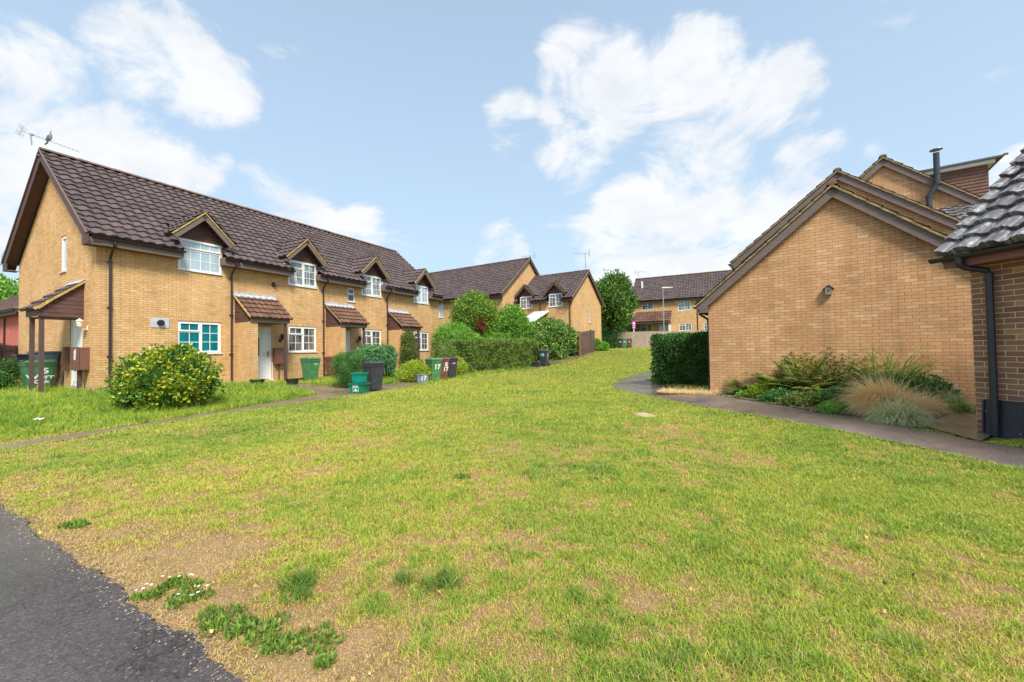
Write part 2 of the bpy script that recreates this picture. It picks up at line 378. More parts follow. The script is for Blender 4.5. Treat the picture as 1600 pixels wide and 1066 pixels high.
# ------------------------------------------------------------------ terrace of four houses
TR = R(90)-YAW; TRZ = math.atan2(D1[1], D1[0])
def tw(s, d): return TC+D1*s+D2*d
TAN = (8.40-5.0)/4.02; RUN = 4.02
def main_z(y): return 5.0+(y+.42)*TAN
def gablet(root, xc, depth_front=-.38, zf=5.52, zp=6.50, hw=.97, cheek=.72, mz=main_z, ez=5.0, tile=TIL, mor=MOR, small=False):
    """gabled dormer: cladding, bargeboards, tiles, all parts of one dormer part"""
    mb = MB(); z0 = zf-.02
    mb.face([(xc-hw+.16, -.012, z0), (xc+hw-.16, -.012, z0), (xc, -.012, zp-.13)])
    for k in range(7):
        zz = z0+k*.13; half = (hw-.16)*(1-(zz-z0)/(zp-.13-z0))
        if half > .05: mb.box(xc-half, xc+half, -.024, -.012, zz+.004, zz+.118)
    d = mb.build('dormer', CLAD, root)
    for sx in (-1, 1): ck = MB(); ck.box(xc+sx*cheek, xc+sx*(cheek+.05), .012, 1.2, 4.6 if not small else ez-.3, zf+.02); ck.build('cheek', FAS, d)
    bb = MB(); bargeboards(bb, hw, zf-.02, xc, zp-.04, depth_front, .03, .17)
    for sx in (-1, 1): bb.box(xc+sx*(hw-.01), xc+sx*(hw-.16), depth_front+.016, .0, zf-.19, zf-.10); bb.box(xc+sx*(hw-.02), xc+sx*(hw-.045), depth_front+.016, .35, zf-.2, zf-.06)
    bb.build('bargeboard', FAG if not small else FAS, d)
    sf = MB()
    for sx in (-1, 1): sf.face([(xc+sx*(hw-.02), depth_front+.02, zf-.06), (xc, depth_front+.02, zp-.09), (xc, .0, zp-.09), (xc+sx*(hw-.02), .0, zf-.06)])
    sf.build('soffit', FAS, d)
    vm = MB()
    for sx in (-1, 1): vm.beam((xc+sx*(hw+.03), depth_front-.012, zf+.0), (xc, depth_front-.012, zp), .06, .04)
    vm.build('verge_mortar', mor, d)
    sl = []; t = (zp-zf)/hw; L = 2.2; c = 1/math.hypot(1, t)
    U = (c, 0, t*c); HH = hw/c
    # left slope: A = -y, start at back
    def kl(x, y):
        yy = (depth_front-.03)+L-x; z = zf+y*t*c; return z > mz(yy)-.04
    def kr(x, y):
        yy = (depth_front-.03)+x; z = zf+y*t*c; return z > mz(yy)-.04
    sl.append(tile_arrays((xc-hw-.02, depth_front-.03+L, zf-.0), (0, -1, 0), U, L, HH, kl))
    sl.append(tile_arrays((xc+hw+.02, depth_front-.03, zf-.0), (0, 1, 0), (-c, 0, t*c), L, HH, kr))
    tiles_obj('dormer_roof', sl, tile, d)
    rt = MB(); yb = (zp-mz(0))/((mz(1)-mz(0)))
    ridge_tiles(rt, (xc, depth_front-.04, zp+.03), (xc, yb+.1, zp+.03), .07); rt.build('ridge', MORG if small else mor if False else RDG, d)
    # lead flashing in the valleys
    for sx in (-1, 1):
        lf = MB(); yv = (zf-mz(0))/(mz(1)-mz(0))
        lf.beam((xc+sx*(hw-.05), yv-.42, mz(yv-.42)+.06), (xc+sx*(hw-.12), yv+.05, mz(yv+.05)+.06), .16, .02); lf.build('flashing', LEAD, d)
    return d
def terraced_house(k, s0, s1, label, first=False, last=False):
    p = tw(0, 0); root = thing('terraced_house', label, 'house', (p[0], p[1], 0), TRZ, 'brick houses of the left terrace')
    xc = 2.72+4.03*k; wx0, wx1 = 2.07+4.03*k, 3.44+4.03*k; gx0, gx1 = 2.08+4.03*k, 3.40+4.03*k
    zt = 4.86; holes = [(wx0, wx1, 1.45, 2.60)]
    if k == 2: holes.append((9.25, 9.70, 3.97, 4.68))
    px = 3.93+4.05*(k-1)
    if k > 0: holes.append((px+.60, px+1.42, .32, 2.5))
    w = MB(); w.wall([(s0, -.3), (s1, -.3), (s1, zt), (wx1, zt), (wx1, 4.39), (wx0, 4.39), (wx0, zt), (s0, zt)], holes)
    w.face([(s0, 7.2, -.3), (s0, 7.2, zt), (s1, 7.2, zt), (s1, 7.2, -.3)])
    if not first: w.face([(s0+.002, 0, -.3), (s0+.002, 7.2, -.3), (s0+.002, 7.2, zt), (s0+.002, 0, zt)])
    if not last: w.face([(s1-.002, 0, -.3), (s1-.002, 7.2, -.3), (s1-.002, 7.2, zt), (s1-.002, 0, zt)])
    for xx in (wx0, wx1): w.box(xx-.06 if xx == wx0 else xx, xx if xx == wx0 else xx+.06, .003, .1, 4.6, 5.5)
    MG = Matrix.Translation((0, 7.2, 0)) @ Matrix.Rotation(R(-90), 4, 'Z')
    if first:
        w.M = MG; w.wall([(0, -.3), (7.2, -.3), (7.2, 4.95), (3.6, 8.12), (0, 4.95)], [(4.3, 4.8, 4.23, 5.44), (5.19, 6.17, .42, 2.6)]); w.M = Matrix.Identity(4)
    if last:
        w.M = Matrix.Translation((s1, 0, 0)) @ Matrix.Rotation(R(90), 4, 'Z'); w.wall([(0, -.3), (7.2, -.3), (7.2, 4.95), (3.6, 8.12), (0, 4.95)]); w.M = Matrix.Identity(4)
    wall = w.build('wall', BRK, root)
    so = MB(); soldier(so, wx0, wx1, 2.605)
    so.build('brick_lintel', BRK, wall)
    # windows
    window(root, Matrix.Identity(4), wx0, wx1, 1.45, 2.60, LT_COT, [G_TEAL, G_DRK, G_DRK, G_DRK][k], open_light=0 if False else None)
    window(root, Matrix.Identity(4), wx0, wx1, 4.40, 5.50, LT_WIDE if k == 0 else LT_TWO, [G_BLUE, G_SKY, G_SKY, G_BLUE][k], setback=-.02)
    if k == 2: window(root, Matrix.Identity(4), 9.25, 9.70, 3.97, 4.68, LT_SM, G_DRK)
    # roof
    rx0 = s0-(.33 if first else 0); rx1 = s1+(.25 if last else 0); c = 1/math.hypot(1, TAN); HH = RUN/c
    def keep(x, y):
        X = rx0+x; yy = -.42+y*c
        if yy < .05: return not (gx0 < X < gx1)
        return not (abs(X-xc) < .68 and yy < .8)
    sl = [tile_arrays((rx0, -.42, 5.0), (1, 0, 0), (0, c, TAN*c), rx1-rx0, HH, keep), tile_arrays((rx1, 7.62, 5.0), (-1, 0, 0), (0, -c, TAN*c), rx1-rx0, HH, None, 3)]
    roof = tiles_obj('roof', sl, TIL, root)
    rt = MB(); ridge_tiles(rt, (rx0-.01, 3.6, 8.46), (rx1, 3.6, 8.46), .12); rt.build('ridge', RDG, roof)
    fa = MB()
    for (a, b) in ((rx0+.02, gx0), (gx1, rx1)):
        fa.box(a, b, -.385, -.36, 4.72, 4.92); fa.box(a, b, -.36, .0-.002, 4.73, 4.745)
    for xx in (gx0, gx1): fa.box(xx-.0125, xx+.0125, -.3595, -.005, 4.746, 5.02)
    fa.build('fascia', FAG, roof)
    for (ga, gb) in ((rx0+.1, gx0+.03), (gx1-.03, rx1)): gu = MB(); gu.gutter((ga, -.44, 4.95), (gb, -.44, 4.95)); gu.build('gutter', GUT, roof)
    gablet(root, xc)
    ex = [.28, 3.76, 7.80, 11.90][k]
    pipe(root, [(ex, -.44, 4.9), (ex, -.44, 4.8), (ex+.02, -.1, 4.5), (ex+.02, -.055, 4.4), (ex+.02, -.055, .12)], .034, brackets=[(ex+.02, -.055, z) for z in (4.3, 2.9, 1.4)])
    if last: pipe(root, [(16.5, -.44, 4.9), (16.5, -.44, 4.8), (16.52, -.055, 4.4), (16.52, -.055, .2)], .034, brackets=[(16.52, -.055, z) for z in (4.2, 2.9, 1.4)])
    if first or last:
        X = rx0 if first else rx1; sx = -1 if first else 1
        bb = MB(); bb.M = Matrix.Translation((X-sx*.02, 3.6, 0)) @ Matrix.Rotation(R(90), 4, 'Z')
        for q in (-1, 1): bb.beam((q*4.03, 0, 4.97), (0, 0, 8.38), .03, .24)
        for q in (-1, 1): bb.box(q*4.03, q*3.62, -.02*1-.0, .012, 4.70, 4.97)
        b_ = bb.build('bargeboard', FAG if not first else FAS, roof)
        so = MB(); so.M = Matrix.Translation((0, 3.6, 0)) @ Matrix.Rotation(R(90), 4, 'Z')
        ya, yb = (0.004, .31) if first else (-(s1+.22), -(s1+.004))
        for q in (-1, 1): so.face([(q*4.0, ya, 4.78), (0, ya, 8.17), (0, yb, 8.17), (q*4.0, yb, 4.78)]); so.box(q*3.61, q*4.0, ya, yb, 4.70, 4.72)
        so.build('soffit', FAS, roof)
        vm = MB(); vm.M = Matrix.Translation((X+sx*.012, 3.6, 0)) @ Matrix.Rotation(R(90), 4, 'Z')
        for q in (-1, 1): vm.beam((q*4.05, 0, 5.02), (0, 0, 8.43), .05, .035)
        vm.build('verge_mortar', FAG, roof)
    # porch
    if k > 0:
        pr = MB(); pr.M = Matrix.Identity(4); D = 1.01
        pr.box(px, px+.28, -D, -.003, -.2, 2.62)
        pw = pr.build('porch_wall', BRK, root)
        c2 = MB(); c2.face([(px+.004, -D, 2.62), (px+.004, -.002, 2.62), (px+.004, -.002, 3.68)][::-1])
        for j in range(8):
            z = 2.62+j*.13; yy = D*(1-(z+.12-2.62)/1.1)
            if yy > 0.02: c2.box(px-.012, px+.004, -max(yy, .02), -.003, z+.003, z+.122)
        c2.build('porch_cladding', CLAD, pw); c2 = MB()
        for j in range(8):
            z = 2.62+j*.13; yy = D*(1-(z+.12-2.62)/1.1)
            if yy > 0.02: c2.box(px+1.50, px+1.515, -max(yy, .02), -.003, z+.003, z+.122)
        c2.build('porch_cladding', CLAD, pw)
        fb = MB(); fb.box(px-.01, px+1.54, -D-.05, -D-.002, 2.61, 2.76); fb.box(px+.285, px+1.50, -D, -.01, 2.60, 2.625); fb.build('porch_fascia', FAG, pw)
        po = MB(); po.box(px+1.36, px+1.45, -D-.0, -D+.09, .30, 2.60); po.build('porch_post', FAS, pw)
        t = (3.70-2.76)/(D+.14); cc = 1/math.hypot(1, t)
        tl = tiles_obj('porch_roof', [tile_arrays((px-.06, -D-.14, 2.77), (1, 0, 0), (0, cc, t*cc), 1.66, (D+.14)/cc, None, 7, .235, .30, .03)], TIP, pw)
        le = MB(); le.beam((px-.06+.83, -.17, 3.63), (px-.06+.83, -.005, 3.765), 1.66, .015); le.beam((px+.77, -.012, 3.83), (px+.77, -.012, 3.74), 1.66, .012, up=(0, 1, 0)); le.build('flashing', LEAD, tl)
        vm = MB(); vm.beam((px-.07, -D-.15, 2.79), (px-.07, -.01, 3.73), .04, .05); vm.build('verge_mortar', MOR if k == 1 else MORG, tl)
        # door
        dm = MB(); x0, x1 = px+.60, px+1.42
        dm.box(x0, x0+.07, .02, .08, .32, 2.5); dm.box(x1-.07, x1, .02, .08, .32, 2.5); dm.box(x0+.07, x1-.07, .02, .08, 2.43, 2.5); dm.box(x0+.07, x1-.07, .045, .075, .36, 2.43)
        for (a, b, c_, d_) in ((x0+.14, x0+.36, .46, 1.18), (x0+.46, x1-.14, .46, 1.18), (x0+.46, x1-.14, 1.30, 2.3)):
            dm.box(a, b, .036, .046, c_, c_+.02); dm.box(a, b, .036, .046, d_-.02, d_); dm.box(a, a+.02, .036, .046, c_, d_); dm.box(b-.02, b, .036, .046, c_, d_)
        do = dm.build('front_door', WHT, root)
        gp = MB(); gp.box(x0+.15, x0+.35, .038, .044, 1.32, 2.05); gp.build('glass_panel', G_DRK, do)
        hd = MB(); hd.box(x1-.14, x1-.115, .0, .03, 1.28, 1.5); hd.tube([(x1-.13, .0, 1.4), (x1-.13, -.03, 1.4), (x1-.24, -.03, 1.4)], .009, 6); hd.build('handle', plain('brass', (.35, .3, .2), .3, .1, metal=.8), do)
        st = MB(); st.box(px+.285, px+1.48, -.36, .02, .0, .30); st.build('step', BRK, root)
        ds = MB(); ds.box(px+.52, px+1.47, -.07, .03, .301, .335); ds.build('threshold', WHS, root)
    return root
house1 = terraced_house(0, 0, 3.87, 'end terrace house nearest the camera, with a tall brick gable wall and teal window blind', first=True)
house2 = terraced_house(1, 3.87, 7.77, 'terrace house with tiled porch, brown meter box and white front door in full view')
house3 = terraced_house(2, 7.77, 11.97, 'terrace house with a tiny upstairs window beside its dormer and red flowers below')
house4 = terraced_house(3, 11.97, 16.6, 'far end terrace house with a climbing shrub on its porch and an open casement')
I4 = Matrix.Identity(4)
# house 1 extras
MG = Matrix.Translation((0, 7.2, 0)) @ Matrix.Rotation(R(-90), 4, 'Z')
window(house1, MG, 4.3, 4.8, 4.23, 5.44, [(.08, .92, .04, .96, 1, 1, True)], G_BLUE)
dm = MB(MG); x0, x1 = 5.19, 6.17
dm.box(x0, x0+.07, .02, .08, .42, 2.6); dm.box(x1-.07, x1, .02, .08, .42, 2.6); dm.box(x0+.07, x1-.07, .02, .08, 2.52, 2.6); dm.box(x0+.07, x1-.07, .04, .075, .45, 2.52)
for a, b in ((x0+.13, x0+.42), (x0+.54, x1-.13)):
    for c_, d_ in ((.6, 1.2), (1.35, 2.4)): dm.box(a, b, .03, .041, c_, c_+.03); dm.box(a, b, .03, .041, d_-.03, d_); dm.box(a, a+.03, .03, .041, c_, d_); dm.box(b-.03, b, .03, .041, c_, d_)
do = dm.build('side_door', WHT, house1)
lb = MB(MG); lb.box(x1-.42, x1-.18, .018, .036, 1.48, 1.55); lb.box(x0+.2, x1-.2, .028, .036, .95, .99); lb.build('letter_flap', plain('dark_metal', (.05, .05, .055), .4, .2), do)
st = MB(MG); st.box(x0-.15, x1+.05, -.1, .03, .36, .42); st.build('door_sill', WHS, house1)
sp = MB(MG); sp.box(5.0, 7.6, -1.5, -.01, .0, .3); sp.build('paved_step', CONC, house1)
# side porch on two posts: canonical plane = gable wall, roof falls away from it
pm = MB(MG); xn = 6.27; xf = 5.22; P0 = .91
pm.face([(xn, -P0, 2.6), (xn, -.003, 2.6), (xn, -.003, 3.74), (xn, -P0, 2.84)][::-1])
for j in range(9):
    z = 2.60+j*.128; yy = P0 if z+.12 < 2.86 else P0*(1-(z+.12-2.84)/.90)
    if yy > .02: pm.box(xn, xn+.018, -yy, -.003, z+.003, z+.122)
pc = pm.build('side_porch_cladding', CLAD, house1)
fb = MB(MG); fb.box(xf, xn+.03, -P0-.05, -P0-.003, 2.62, 2.82); fb.box(xf, xn-.02, -P0, -.01, 2.58, 2.605); fb.build('side_porch_fascia', FAS, pc)
for xx in (6.18, 5.36):
    po = MB(MG); po.box(xx-.045, xx+.05, -P0, -P0+.095, .22, 2.62); po.build('porch_post', FAS, pc)
t = (3.74-2.82)/(P0+.15); cc = 1/math.hypot(1, t)
O = MG @ Vector((xf-.1, -P0-.15, 2.80)); A = MG.to_3x3() @ Vector((1, 0, 0)); U = MG.to_3x3() @ Vector((0, cc, t*cc))
tl = tiles_obj('side_porch_roof', [tile_arrays(O, A, U, xn-xf+.2, (P0+.15)/cc, None, 7, .25, .33, .03)], TIL, pc)
vm = MB(MG); vm.beam((xn+.09, -P0-.16, 2.82), (xn+.09, -.01, 3.77), .04, .06); vm.build('verge_mortar', MOR, tl)
le = MB(MG); le.beam((xn-.5, -.16, 3.68), (xn-.5, -.004, 3.82), 1.24, .015); le.build('flashing', LEAD, tl)

# small fixed things on the terrace, each lifted off the wall as its own object
def tworld(x, y, z): p = tw(x, -y); return (p[0], p[1], z)
def lantern(x, y, z, rz, label, body, glass=True):
    root = thing('wall_lantern', label, 'wall lamp', tworld(x, y, z), TRZ+rz, 'lanterns by the front doors')
    a = MB(); a.box(-.04, .04, -.02, 0, -.09, .05); a.tube([(0, -.01, -.05), (0, -.1, -.07), (0, -.17, -.02), (0, -.17, .0)], .012, 6); a.build('bracket', body, root)
    l = MB(); l.lathe([(.0, 0), (.045, .0), (.06, .02), (.085, .17), (.1, .18), (.03, .25), (.0, .27)], (0, -.17, 0), 8); l.build('lamp_body', body, root)
    g = MB(); g.lathe([(.052, .03), (.078, .16)], (0, -.172, 0), 8); g.build('lamp_glass', glassmat('lamp_glass', (.5, .5, .45), .1), root)
CREAM = plain('cream_enamel', (.72, .66, .50), .4, .1)
lantern(-.004, .62, 2.3, R(-90), 'cream lantern on the gable wall beside the side porch', CREAM)
lantern(5.72, 0, 1.98, 0, 'small black lantern between the white door and ground window of the second house', BLK)
lantern(9.85, 0, 1.98, 0, 'round dark lantern with a white top beside the third front door', BLK)
lantern(13.75, 0, 2.02, 0, 'black lantern beside the fourth front door behind the climbing shrub', BLK)
lantern(16.2, 0, 2.12, 0, 'black lantern at the far end of the terrace wall', BLK)
BRN = plain('brown_plastic', (.20, .085, .055), .5, .15)
r_ = thing('meter_box', 'reddish brown meter box on a stem beside the white front door', 'meter box', tworld(5.42, -.002, 0), TRZ)
m = MB(); m.box(-.02, .48, -.2, 0, .98, 1.62); m.build('box', BRN, r_)
m = MB(); m.box(-.03, .49, -.215, -.2, .97, 1.63); m.build('lid', BRN, r_)
m = MB(); m.tube([(.2, -.08, .15), (.2, -.08, .98)], .022, 8); m.build('stem', FAS, r_)
m = MB(); m.tube([(-.06, -.05, .2), (-.06, -.05, 1.0), (-.06, 0, 1.02)], .02, 8); m.build('conduit', WHS, r_)
r_ = thing('meter_box', 'brown wooden meter box with a peeling white sticker by the side door', 'meter box', tworld(-.0, .70, 0), TRZ-R(90))
m = MB(); m.box(-.26, .26, -.24, -.004, 1.0, 1.68); m.build('box', woodmat('red_brown_wood', (.17, .075, .05), .3), r_)
m = MB(); m.box(-.28, .28, -.27, -.24, .99, 1.69); m.build('lid', MATS['red_brown_wood'], r_)
m = MB(); m.box(-.01, .12, -.275, -.2705, 1.3, 1.58); m.box(.04, .15, -.276, -.2715, 1.42, 1.62); m.build('sticker', plain('peeling_paint', (.7, .72, .75), .6, .4, 30), r_)
m = MB(); m.box(-.04, .04, -.2, -.1, .25, 1.0); m.build('stem', FAS, r_)
r_ = thing('boiler_flue', 'round black flue in a square silver plate left of the teal window', 'flue', tworld(1.55, -.001, 2.45), TRZ)
m = MB(); m.box(-.23, .27, -.02, 0, -.12, .2); m.build('wall_plate', plain('galvanised_steel', (.62, .66, .70), .4, .15, 10, metal=.3), r_)
m = MB(); m.tube([(.02, -.022, .04), (.02, -.09, .04)], .1, 20); m.tube([(.02, -.092, .04), (.02, -.1, .04)], .06, 16); m.build('terminal', BLK, r_)
r_ = thing('boiler_flue', 'small black cone flue high between porch and dormer of the second house', 'flue', tworld(5.45, -.001, 4.3), TRZ)
m = MB(); m.lathe([(.09, 0), (.1, .02), (.04, .05), (0, .06)]); m.v = [Vector((v.x, -v.z*3-.0, v.y)) for v in m.v]; m.build('terminal', BLK, r_)
def pot(u, v, label, w=.24, c=None):
    q = at(u, v); r_ = thing('plant_pot', label, 'plant pot', tuple(q), 0)
    m = MB(); m.lathe([(.0, .0), (w*.8, .0), (w, .2), (w*1.06, .2), (w*1.06, .24), (w*.92, .24), (w*.9, .17), (0, .17)], (0, 0, 0), 20); m.build('bowl', BLK, r_)
    return q, r_
# ------------------------------------------------------------------ aerials, pigeon, dish
ALU = plain('aerial_metal', (.30, .30, .31), .4, .2, metal=.6)
def yagi(loc, rz, label, mast, boom=1.2, tilt=0, style=0, s=1.0):
    r_ = thing('tv_aerial', label, 'aerial', loc, rz, 'roof aerials')
    m = MB(); m.tube(mast, .016*s, 6); m.build('mast', ALU, r_)
    top = Vector(mast[-1]); b = MB(Matrix.Translation(top) @ Matrix.Rotation(tilt, 4, 'Y'))
    b.tube([(-.25*s, 0, 0), (boom, 0, 0)], .009*s, 6)
    n = 11
    for i in range(n):
        x = .12+(boom-.14)*i/(n-1); L = .13*s*(1-.35*i/n); b.tube([(x, -L, .012), (x, L, .012)], .0045*s, 5)
    for z in (-.16, -.10, -.05, .05, .10, .16): b.tube([(-.24*s, -.2*s, z*s), (-.24*s, .2*s, z*s)], .005*s, 5)
    b.tube([(-.24*s, 0, -.17*s), (-.24*s, 0, .17*s)], .006*s, 5); b.box(-.02, .06, -.03, .03, -.03, .03)
    b.build('antenna', ALU, r_)
    return r_, b.M
ap = Vector(tworld(-.30, 3.6, 0))
def dirpt(u, v, like): # point on the ray at the same depth (Y) as `like`
    q = pt(u, v, like[1]); return Vector(q)
m0 = dirpt(69, 247, ap); m1 = dirpt(56, 240, ap); m2 = dirpt(50, 228, ap); m3 = dirpt(48, 210, ap); tip = dirpt(98, 226, ap)+Vector((0, .5, 0))
bd = (tip-m3); rz = math.atan2(bd.y, bd.x)
loc = tuple(m0); rot = Matrix.Rotation(-rz, 4, 'Z')
mast = [rot @ (q-m0) for q in (m0, m1, m2, m3)]
aer, AM = yagi(loc, rz, 'grey television aerial on a bent mast at the near terrace ridge', mast, bd.length, math.asin(-bd.z/bd.length))
# pigeon
pg = MB(); pos = Vector(m3)+bd*.42
prof = [(0.0, -.17, .0), (.012, -.16, .0), (.03, -.10, .015), (.052, -.02, .04), (.058, .05, .07), (.045, .10, .105), (.026, .125, .135), (.026, .14, .155), (.024, .155, .165), (.012, .17, .165), (.0, .185, .16)]
rings = []
for (rr, x, z) in prof: rings.append([(x+rr*.25*math.cos(t), rr*math.sin(t), z+rr*math.cos(t)*1.05) for t in [2*math.pi*i/14 for i in range(14)]])
for i in range(len(rings)-1):
    for k in range(14): pg.face([rings[i][k], rings[i][(k+1) % 14], rings[i+1][(k+1) % 14], rings[i+1][k]], None, 0, True)
pr_ = thing('pigeon', 'grey wood pigeon perched on the boom of the roof aerial', 'bird', tuple(pos+Vector((0, 0, .10))), R(25))
pr_.rotation_euler = (0, R(-48), R(20)); pr_.scale = (1.1, 1.1, 1.1)
body = pg.build('body', plain('pigeon_grey', (.30, .29, .32), .8, .25, 14), pr_); 
m = MB()
for sy in (-1, 1): m.face([(-.16, sy*.035, .02), (-.05, sy*.062, .01), (.06, sy*.06, .06), (.02, sy*.055, .10), (-.08, sy*.045, .07)])
m.box(-.25, -.14, -.025, .025, -.03, -.018); m.build('wings_and_tail', plain('dark_feather', (.10, .10, .12), .8, .2), pr_)
m = MB(); m.tube([(.17, 0, .163), (.20, 0, .157)], .006, 5, r2=.002); m.tube([(.01, .02, .02), (.01, .02, -.04)], .005, 5); m.tube([(.01, -.02, .02), (.01, -.02, -.04)], .005, 5); m.build('beak_and_legs', plain('pink_orange', (.5, .25, .15), .6, .1), pr_)

dp = tworld(-.35, 8.4, 5.2); dq = pt(6, 404, dp[1])
r_ = thing('satellite_dish', 'grey satellite dish at the rear eave of the near gable', 'dish', tuple(dq), R(-30))
m = MB(); m.lathe([(0, -.06), (.15, -.045), (.3, 0), (.305, .005), (.3, .012), (.15, -.03), (0, -.045)], (0, 0, 0), 20); m.v = [Vector((v.x, v.z, v.y)) for v in m.v]; m.build('dish', plain('dish_grey', (.30, .31, .34), .5, .1), r_)
m = MB(); m.tube([(0, 0, -.3), (0, -.35, -.1), (0, -.4, 0)], .012, 6); m.tube([(0, .05, 0), (.1, .2, -.2), (.8, .3, -.2)], .02, 6); m.build('arm', BLK, r_)

# ------------------------------------------------------------------ generic gabled building (ridge along local x, gables at +-x)
def loc_of(root_xy, rz, u, v, y=0.0):
    """pixel -> local (x,z) on the plane local y"""
    ex = np.array([math.cos(rz), math.sin(rz)]); ey = np.array([-ex[1], ex[0]]); o = np.array(root_xy)+ey*y
    d = ray(u, v); t = ((o-0)@ey)/(d[:2]@ey); q = np.array([0, 0, CH])+d*t
    return float((q[:2]-o)@ex), float(q[2])
RB = math.atan2(-.536, .844); RBX = np.array([math.cos(RB), math.sin(RB)])
def gabled(root, L, dep, ez, rz_, zb, over=.4, ov=.2, holes=(), gholes=(), notch=None, keep=None, sub=4, brk=BRK, til=TIL, x_lo=0, gut=True):
    """walls + roof; ez tile edge height at y=-over, rz_ ridge height"""
    tan = (rz_-ez)/(dep/2+over); c = 1/math.hypot(1, tan); wt = ez-.14
    w = MB(); out = [(x_lo, zb), (L, zb), (L, wt)]
    for n in (notch or [])[::-1]: out += [(n[1], wt), (n[1], n[2]), (n[0], n[2]), (n[0], wt)]
    out.append((x_lo, wt)); w.wall(out, holes)
    w.face([(x_lo, dep, zb), (x_lo, dep, wt), (L, dep, wt), (L, dep, zb)])
    pk = rz_-.2; wt2 = ez+over*tan-.16
    gp = [(0, zb), (dep, zb), (dep, wt2), (dep/2, pk), (0, wt2)]
    w.M = Matrix.Translation((L, 0, 0)) @ Matrix.Rotation(R(90), 4, 'Z'); w.wall(gp, gholes)
    w.M = Matrix.Translation((x_lo, dep, 0)) @ Matrix.Rotation(R(-90), 4, 'Z'); w.wall(gp)
    wall = w.build('wall', brk, root); HH = (dep/2+over)/c
    a, b = x_lo-ov, L+ov
    kk = (lambda x, y: keep(a+x, -over+y*c)) if keep else None
    roof = tiles_obj('roof', [tile_arrays((a, -over, ez), (1, 0, 0), (0, c, tan*c), b-a, HH, kk, sub), tile_arrays((b, dep+over, ez), (-1, 0, 0), (0, -c, tan*c), b-a, HH, None, 3)], til, root)
    rt = MB(); ridge_tiles(rt, (a, dep/2, rz_+.05), (b, dep/2, rz_+.05), .12); rt.build('ridge', RDG, roof)
    bb = MB()
    for X in (a+.02, b-.02):
        bb.M = Matrix.Translation((X, dep/2, 0)) @ Matrix.Rotation(R(90), 4, 'Z')
        for q in (-1, 1): bb.beam((q*(dep/2+over), 0, ez-.02), (0, 0, rz_-.02), .03, .22)
    bb.build('bargeboard', FAS, roof)
    vm = MB()
    for X in (a-.01, b+.01):
        vm.M = Matrix.Translation((X, dep/2, 0)) @ Matrix.Rotation(R(90), 4, 'Z')
        for q in (-1, 1): vm.beam((q*(dep/2+over), 0, ez+.03), (0, 0, rz_+.03), .05, .04)
    vm.build('verge_mortar', MORG, roof)
    fa = MB(); runs = []; x = a+.03
    for n in (notch or []): runs.append((x, n[0])); x = n[1]
    runs.append((x, b-.03))
    for (p, q) in runs: fa.box(p, q, -over+.04, -over+.065, ez-.27, ez-.07); fa.box(p, q, -over+.065, -.003, ez-.26, ez-.245)
    fa.build('fascia', FAS, roof)
    if gut:
        for (p, q) in runs: gu = MB(); gu.gutter((p, -over-.01, ez-.04), (q, -over-.01, ez-.04)); gu.build('gutter', GUT, roof)
    return wall, roof, tan
# building B (long, side on) and C (lower, two dormers)
cB = np.array([-.76, 34.0]); oB = cB-19*RBX
rB = thing('brick_house', 'tall brick house with a long plain tiled roof behind the round shrubs', 'house', (oB[0], oB[1], 0), RB)
wx = loc_of(oB, RB, 680, 497), loc_of(oB, RB, 691, 474)
hB = [(wx[0][0], wx[0][0]+1.0, wx[0][1], wx[1][1])]
gabled(rB, 19, 9.07, 6.08, 9.92, .0, holes=hB)
window(rB, I4, *hB[0], [(.04, .5, .04, .96, 1, 1, True), (.51, .96, .04, .96, 1, 1, False)], G_BLUE)
cC = np.array([4.93, 33.0]); oC = cC-6.54*RBX
rC = thing('brick_house', 'low brick house with two gabled dormers beside the tall fence', 'house', (oC[0], oC[1], 0), RB)
def rect(o, rz, u0, v0, u1, v1):
    a = loc_of(o, rz, u0, v1); b = loc_of(o, rz, u1, v0); return (a[0], b[0], a[1], b[1])
w1 = rect(oC, RB, 812.9, 462.5, 831.5, 483); w2 = rect(oC, RB, 858, 458, 878.5, 480.5)
ezC = 5.55; zw = (w1[2]+w2[2])/2; zw1 = (w1[3]+w2[3])/2
nC = [(w1[0], w1[1], zw), (w2[0], w2[1], zw)]
mids = [(w1[0]+w1[1])/2, (w2[0]+w2[1])/2]
tC = (8.30-5.55)/3.75
gw = rect(oC+RBX*6.54, RB+R(90), 919.5, 484, 925, 504)
wall, roof, _ = gabled(rC, 6.54, 6.7, 5.55, 8.30, .1, notch=nC, gholes=[(gw[0], gw[0]+.45, gw[2], gw[3])], keep=lambda X, Y: not any(abs(X-m_) < (.72 if Y < .05 else .62) and Y < .6 for m_ in mids))
for (a, b, z) in nC:
    window(rC, I4, a, b, zw, zw1, LT_TWO, G_SKY, setback=-.02)
    gablet(rC, (a+b)/2, -.3, zw1+.02, zw1+1.0, 1.0, .6, lambda y: 5.55+(y+.4)*tC, zw1, small=True, mor=MORG)
window(rC, Matrix.Translation((6.54, 0, 0)) @ Matrix.Rotation(R(90), 4, 'Z'), gw[0], gw[0]+.45, gw[2], gw[3], [(.08, .92, .04, .96, 1, 3, True)], G_DRK)
for u in (844, 891):
    x = loc_of(oC, RB, u, 490)[0]; pipe(rC, [(x, -.38, 5.5), (x, -.06, 5.2), (x, -.06, .3)], .034)
